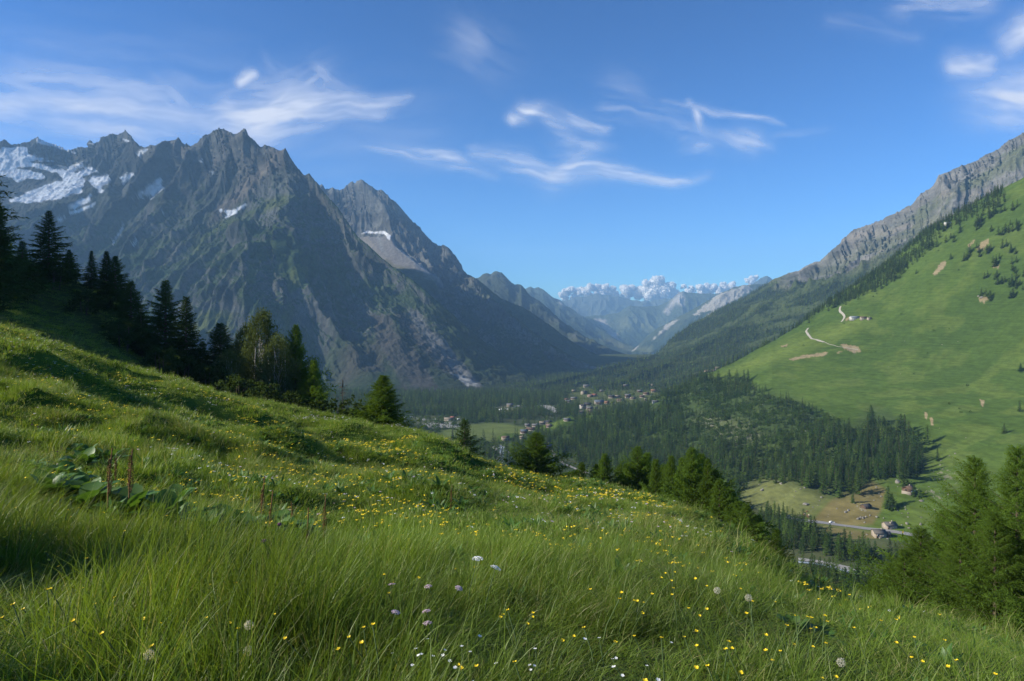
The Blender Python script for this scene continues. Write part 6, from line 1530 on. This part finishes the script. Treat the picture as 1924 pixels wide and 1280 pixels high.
# left bank of veils
wisp([(-60,235,.5),(60,180,.7),(180,205,.9),(330,225,.7),(420,235,.5)], 50, .58, .12, 11, 130, 18, .5)
wisp([(270,140,.2),(300,170,.6),(340,215,.7),(400,240,.4)], 22, .42, .8, 12, 60, 8, .2)
wisp([(390,228,.5,16),(440,218,.8,30),(490,218,1.,36),(560,205,.9,30),(640,200,.8,20),(700,202,.8,14),(765,185,.4,8)], 20, .80, -.1, 13, 90, 13, .5)
wisp([(420,240,.5),(500,225,.7),(600,205,.5)], 44, .42, -.1, 43, 120, 20, .5)
wisp([(480,235,.7),(520,205,.8),(560,170,.6),(600,150,.35)], 26, .6, -.7, 14, 70, 9, .25)
wisp([(600,140,.5),(620,165,.7),(650,190,.6),(720,205,.4)], 16, .45, .7, 15, 60, 8, .2)
wisp([(500,120,.2),(540,150,.5),(560,190,.5)], 18, .35, .9, 16, 50, 9, .2)
wisp([(448,155,.9),(460,146,1.),(472,143,.8)], 8, .75, -.4, 17, 20, 8, .75)
wisp([(500,260,.3),(640,270,.35),(760,250,.3)], 60, .25, 0, 18, 160, 26, .4)
wisp([(-60,120,.3),(120,150,.4),(400,180,.3)], 70, .22, .1, 19, 200, 26, .3)
# middle
wisp([(670,272,.3,5),(720,282,.8,7),(770,290,.9,8),(830,298,.8,10),(880,320,.35,9),(930,330,.2,8)], 8, .55, .18, 21, 90, 8, .4)
wisp([(880,290,.5,8),(930,298,.6,10),(990,312,.85,12),(1040,325,1.,10),(1080,318,.9,14),(1130,322,.8,10),(1200,335,.8,7),(1270,338,.7,6),(1330,330,.35,5)], 9, .72, .1, 22, 110, 8, .4)
wisp([(1040,325,.9),(1080,300,.7),(1120,275,.5),(1080,262,.4)], 16, .5, .2, 23, 60, 9, .25)
wisp([(962,222,.9,8),(985,212,1.,10),(1010,206,.9,8),(1040,225,.8,12),(1090,235,.7,11),(1145,246,.6,6)], 9, .68, .35, 24, 50, 8, .4)
wisp([(1050,255,.5),(1080,262,.6),(1090,235,.5)], 14, .4, .4, 25, 50, 9, .3)
wisp([(880,80,.5),(900,100,.6),(920,120,.3)], 30, .28, .5, 26, 80, 16, .3)
# right of the middle
wisp([(1288,195,.8,4),(1302,208,.9,4.5),(1312,225,1.,5),(1322,242,.7,6),(1350,255,.5,8),(1390,262,.75,12),(1420,270,.7,11),(1450,278,.3,7)], 6, .55, .5, 27, 50, 7, .45)
wisp([(1240,195,.3,5),(1300,208,.5,6),(1370,215,.5,4),(1400,220,.8,3.5),(1440,230,.6,3.5),(1470,235,.2,4)], 5, .6, .2, 28, 90, 6, .4)
wisp([(1140,200,.4),(1200,210,.4),(1280,235,.3),(1330,262,.4)], 14, .35, .25, 29, 70, 8, .2)
wisp([(1285,265,.5),(1310,268,.7),(1330,265,.5)], 9, .42, 0, 30, 40, 9, .4)
wisp([(1440,262,.4),(1500,252,.4),(1560,240,.2)], 5, .3, -.15, 31, 90, 8, .3)
wisp([(1150,150,.2),(1200,170,.35),(1220,180,.2)], 18, .3, .4, 32, 60, 12, .3)
# upper right
wisp([(1798,125,.8),(1825,123,1.),(1858,122,.8)], 13, .72, 0, 33, 40, 12, .7); wisp([(1840,105,.6),(1848,110,.7)], 7, .5, 0, 34, 30, 9, .6)
wisp([(1900,80,.7),(1925,60,1.),(1960,50,1.)], 19, .75, -.5, 35, 50, 14, .7)
wisp([(1850,190,.5),(1890,185,.85),(1940,180,1.),(1990,180,1.)], 32, .72, .1, 36, 80, 16, .55)
wisp([(1700,5,.5),(1740,0,.5),(1850,0,.4)], 20, .45, 0, 37, 60, 12, .3)
wisp([(1560,40,.3),(1640,52,.35),(1720,68,.2)], 10, .3, .15, 38, 90, 8, .3)
AL = AL*sstep(418, 380, SY)*sstep(-30,-15,SY)*sstep(-60,-30,SX)*sstep(1990,1970,SX)
for ax_ in (0, 1):
    for _ in range(3): AL = (np.roll(AL, 2, ax_)+np.roll(AL, 1, ax_)*2+AL*3+np.roll(AL, -1, ax_)*2+np.roll(AL, -2, ax_))/9
AL *= 1.06
Hc = 7000.; Yc = Hc*F/np.maximum(HY-SY, 40); V = np.stack([(SX-CX)/F*Yc, Yc, Hc+0*Yc], -1)
me = mesh_np('cirrus_veil', V.reshape(-1,3), grid_faces(nY, nX), [m], True)
C = np.zeros(SX.shape+(3,), np.float32); C[..., 0] = AL; set_col(me, C)
o = link('cirrus_veil', me); o['kind'] = 'stuff'; o['label'] = 'thin white cirrus wisps spread across the blue sky'
# cumulus heads over the far range: piled puffs, each bank one cloud
M_cum, nt, nd, lk = new_mat('cumulus_white')
a_ = N(nt, 'ShaderNodeBsdfDiffuse'); a_.inputs[0].default_value = (.98,.95,.90,1); b_ = N(nt, 'ShaderNodeBsdfTranslucent'); b_.inputs[0].default_value = (.98,.95,.90,1)
x_ = N(nt, 'ShaderNodeMixShader'); x_.inputs[0].default_value = .45; lk.new(a_.outputs[0], x_.inputs[1]); lk.new(b_.outputs[0], x_.inputs[2]); o_ = N(nt, 'ShaderNodeOutputMaterial'); lk.new(x_.outputs[0], o_.inputs[0])
def puff(r_, c, seed, sub=16):
    th = np.linspace(0, math.pi, sub); ph = np.linspace(0, 2*math.pi, sub*2, endpoint=False); T_, P2 = np.meshgrid(th, ph, indexing='ij')
    u = np.stack([np.sin(T_)*np.cos(P2), np.sin(T_)*np.sin(P2), np.cos(T_)], -1)
    k = 1+.16*fbm(u[...,0]*2.3+seed, u[...,2]*2.3+u[...,1]*1.7, 3, seed)
    V = c+u*k[..., None]*r_; n, m_ = T_.shape; i = np.arange(n*m_).reshape(n, m_); j = np.roll(i, -1, 1)
    return V.reshape(-1, 3), np.stack([i[:-1], i[1:], j[1:], j[:-1]], -1).reshape(-1, 4)
def cumulus(puffs, d, label, seed):
    """a heap of round heads with drifting flakes of vapour along their edges"""
    r = RS(seed); ps = []
    for (a, b, s) in puffs:
        s = s*1.25; b = b-3
        for k in range(8):
            a2 = a+r.uniform(-.85,.85)*s*(k > 0); b2 = b+r.uniform(-.5,.6)*s*(k > 0); s2 = s*(r.uniform(.3,.6) if k else .85)
            R_ = s2/F*d; n = int(160+26*s2); u = unit(r.randn(n, 3)); cc = P(a2, b2, d+r.uniform(-80,80))
            ps.append(puff(R_*.82, cc, seed*31+k))
            c = cc+u*R_*(.80+.28*r.rand(n, 1))
            dd = unit(r.randn(n, 3)+u*.4); sd = unit(np.cross(dd, r.randn(n, 3))); l = R_*(.06+.10*r.rand(n, 1))
            ps.append((np.stack([c-dd*l, c-sd*l, c+dd*l, c+sd*l], 1).reshape(-1, 3), np.arange(n*4).reshape(-1, 4)))
    V, f = join(ps); o = link('cumulus_cloud', mesh_np('cumulus_cloud', V, f, [M_cum], True)); tag(o, label, 'cloud', None)
cumulus([(1222,541,10),(1233,533,11),(1240,537,9),(1215,547,9),(1250,544,8),(1262,540,7),(1228,550,14),(1245,552,14),(1262,552,9),(1270,556,8)], 18000, 'tallest white cumulus head above the far range', 1)
cumulus([(1176,548,9),(1186,545,7),(1192,551,8),(1200,550,8),(1180,554,8)], 18200, 'rounded cumulus left of the tallest one above the far range', 2)
cumulus([(1055,558,5),(1066,552,7),(1074,547,6),(1085,551,7),(1096,549,6),(1110,543,7),(1122,542,6),(1136,543,6),(1150,546,6),(1128,550,9),(1100,553,8),(1145,551,7)], 18300, 'low ragged cumulus bank leftmost above the far range', 3)
cumulus([(1300,546,5),(1315,543,6),(1328,541,6),(1342,542,6),(1358,540,6),(1375,539,6),(1335,547,9),(1365,546,8),(1285,541,4)], 18050, 'long flat cumulus bank right of the tallest head', 4)
cumulus([(1060,562,6),(1080,560,7),(1105,557,7),(1130,556,8),(1155,557,8),(1175,558,8),(1200,558,8),(1220,558,9),(1245,558,9),(1270,557,8),(1295,553,7),(1320,551,7),(1350,549,7),(1380,546,6)], 18500, 'low pale cloud bank lying behind the cumulus heads', 6)
cumulus([(1404,530,4),(1412,526,5),(1420,524,4),(1412,532,7)], 17900, 'little pink white cumulus beside the distant pyramid peak', 5)
# ================================================================= SKY, SUN, HAZE, CAMERA
SUN_EL, SUN_AZ = 28.0, -100.0      # azimuth measured from +Y towards +X
w = bpy.data.worlds.new('World'); scene.world = w; w.use_nodes = True
nt = w.node_tree; nt.nodes.clear()
sky = nt.nodes.new('ShaderNodeTexSky'); sky.sky_type = 'NISHITA'; sky.sun_disc = False
sky.sun_elevation = R(SUN_EL); sky.sun_rotation = R(SUN_AZ); sky.altitude = 2000
sky.air_density = 1.0; sky.dust_density = .6; sky.ozone_density = 3.0
bg = nt.nodes.new('ShaderNodeBackground'); bg.inputs[1].default_value = .09
out = nt.nodes.new('ShaderNodeOutputWorld')
tint = N(nt, 'ShaderNodeVectorMath', operation='MULTIPLY'); nt.links.new(sky.outputs[0], tint.inputs[0]); tint.inputs[1].default_value = (.47, .80, 1.06); sc1 = N(nt, 'ShaderNodeVectorMath', operation='SCALE', Scale=.25); nt.links.new(tint.outputs[0], sc1.inputs[0]); gm = N(nt, 'ShaderNodeGamma', Gamma=1.22); nt.links.new(sc1.outputs[0], gm.inputs[0]); sc2 = N(nt, 'ShaderNodeVectorMath', operation='SCALE', Scale=4.0); nt.links.new(gm.outputs[0], sc2.inputs[0]); nt.links.new(sc2.outputs[0], bg.inputs[0]); nt.links.new(bg.outputs[0], out.inputs[0])
sl = bpy.data.lights.new('sun', 'SUN'); sl.energy = 5.0; sl.angle = R(.5); sl.color = (1., .94, .80)
so = bpy.data.objects.new('sun', sl); COL.objects.link(so)
sd = Vector((math.sin(R(SUN_AZ))*math.cos(R(SUN_EL)), math.cos(R(SUN_AZ))*math.cos(R(SUN_EL)), math.sin(R(SUN_EL))))
so.rotation_euler = sd.to_track_quat('Z', 'Y').to_euler(); so.location = sd*300
# haze
hx0,hx1,hy0,hy1,hz0,hz1 = -18500,17500,-1200,17000,-1300,1420
hv = np.array([(x,y,z) for z in (hz0,hz1) for y in (hy0,hy1) for x in (hx0,hx1)],float)
hf = [(0,2,3,1),(4,5,7,6),(0,1,5,4),(2,6,7,3),(0,4,6,2),(1,3,7,5)]
m, nt, nd, lk = new_mat('air')
pv = N(nt, 'ShaderNodeVolumePrincipled'); pv.inputs['Color'].default_value = (.38,.66,1.,1); pv.inputs['Density'].default_value = 5.9e-5
pv.inputs['Anisotropy'].default_value = .0
oo = N(nt, 'ShaderNodeOutputMaterial'); lk.new(pv.outputs[0], oo.inputs['Volume'])
ho = link('haze', mesh_np('haze', hv, hf, [m])); ho['kind'] = 'stuff'; ho['label'] = 'thin blue air haze filling the whole valley'
# camera
cam = bpy.data.cameras.new('camera'); co = bpy.data.objects.new('camera', cam); COL.objects.link(co)
cam.sensor_width = 36.; cam.lens = F/1924*36; cam.shift_y = -60/1924.; cam.clip_start = .05; cam.clip_end = 120000
co.location = (0,0,0); co.rotation_euler = (R(90),0,0); scene.camera = co
scene.view_settings.view_transform = 'Standard'; scene.view_settings.look = 'None'; scene.view_settings.gamma = 1; scene.view_settings.exposure = .72
scene.view_settings.use_curve_mapping = False
cy = scene.cycles; cy.use_denoising = True
try: cy.denoiser = 'OPENIMAGEDENOISE'; cy.denoising_prefilter = 'ACCURATE'
except Exception: pass
cy.max_bounces = 5; cy.diffuse_bounces = 2; cy.glossy_bounces = 2; cy.transmission_bounces = 4; cy.volume_bounces = 1; cy.transparent_max_bounces = 12
cy.use_adaptive_sampling = True; cy.adaptive_threshold = .015; cy.sample_clamp_indirect = 6
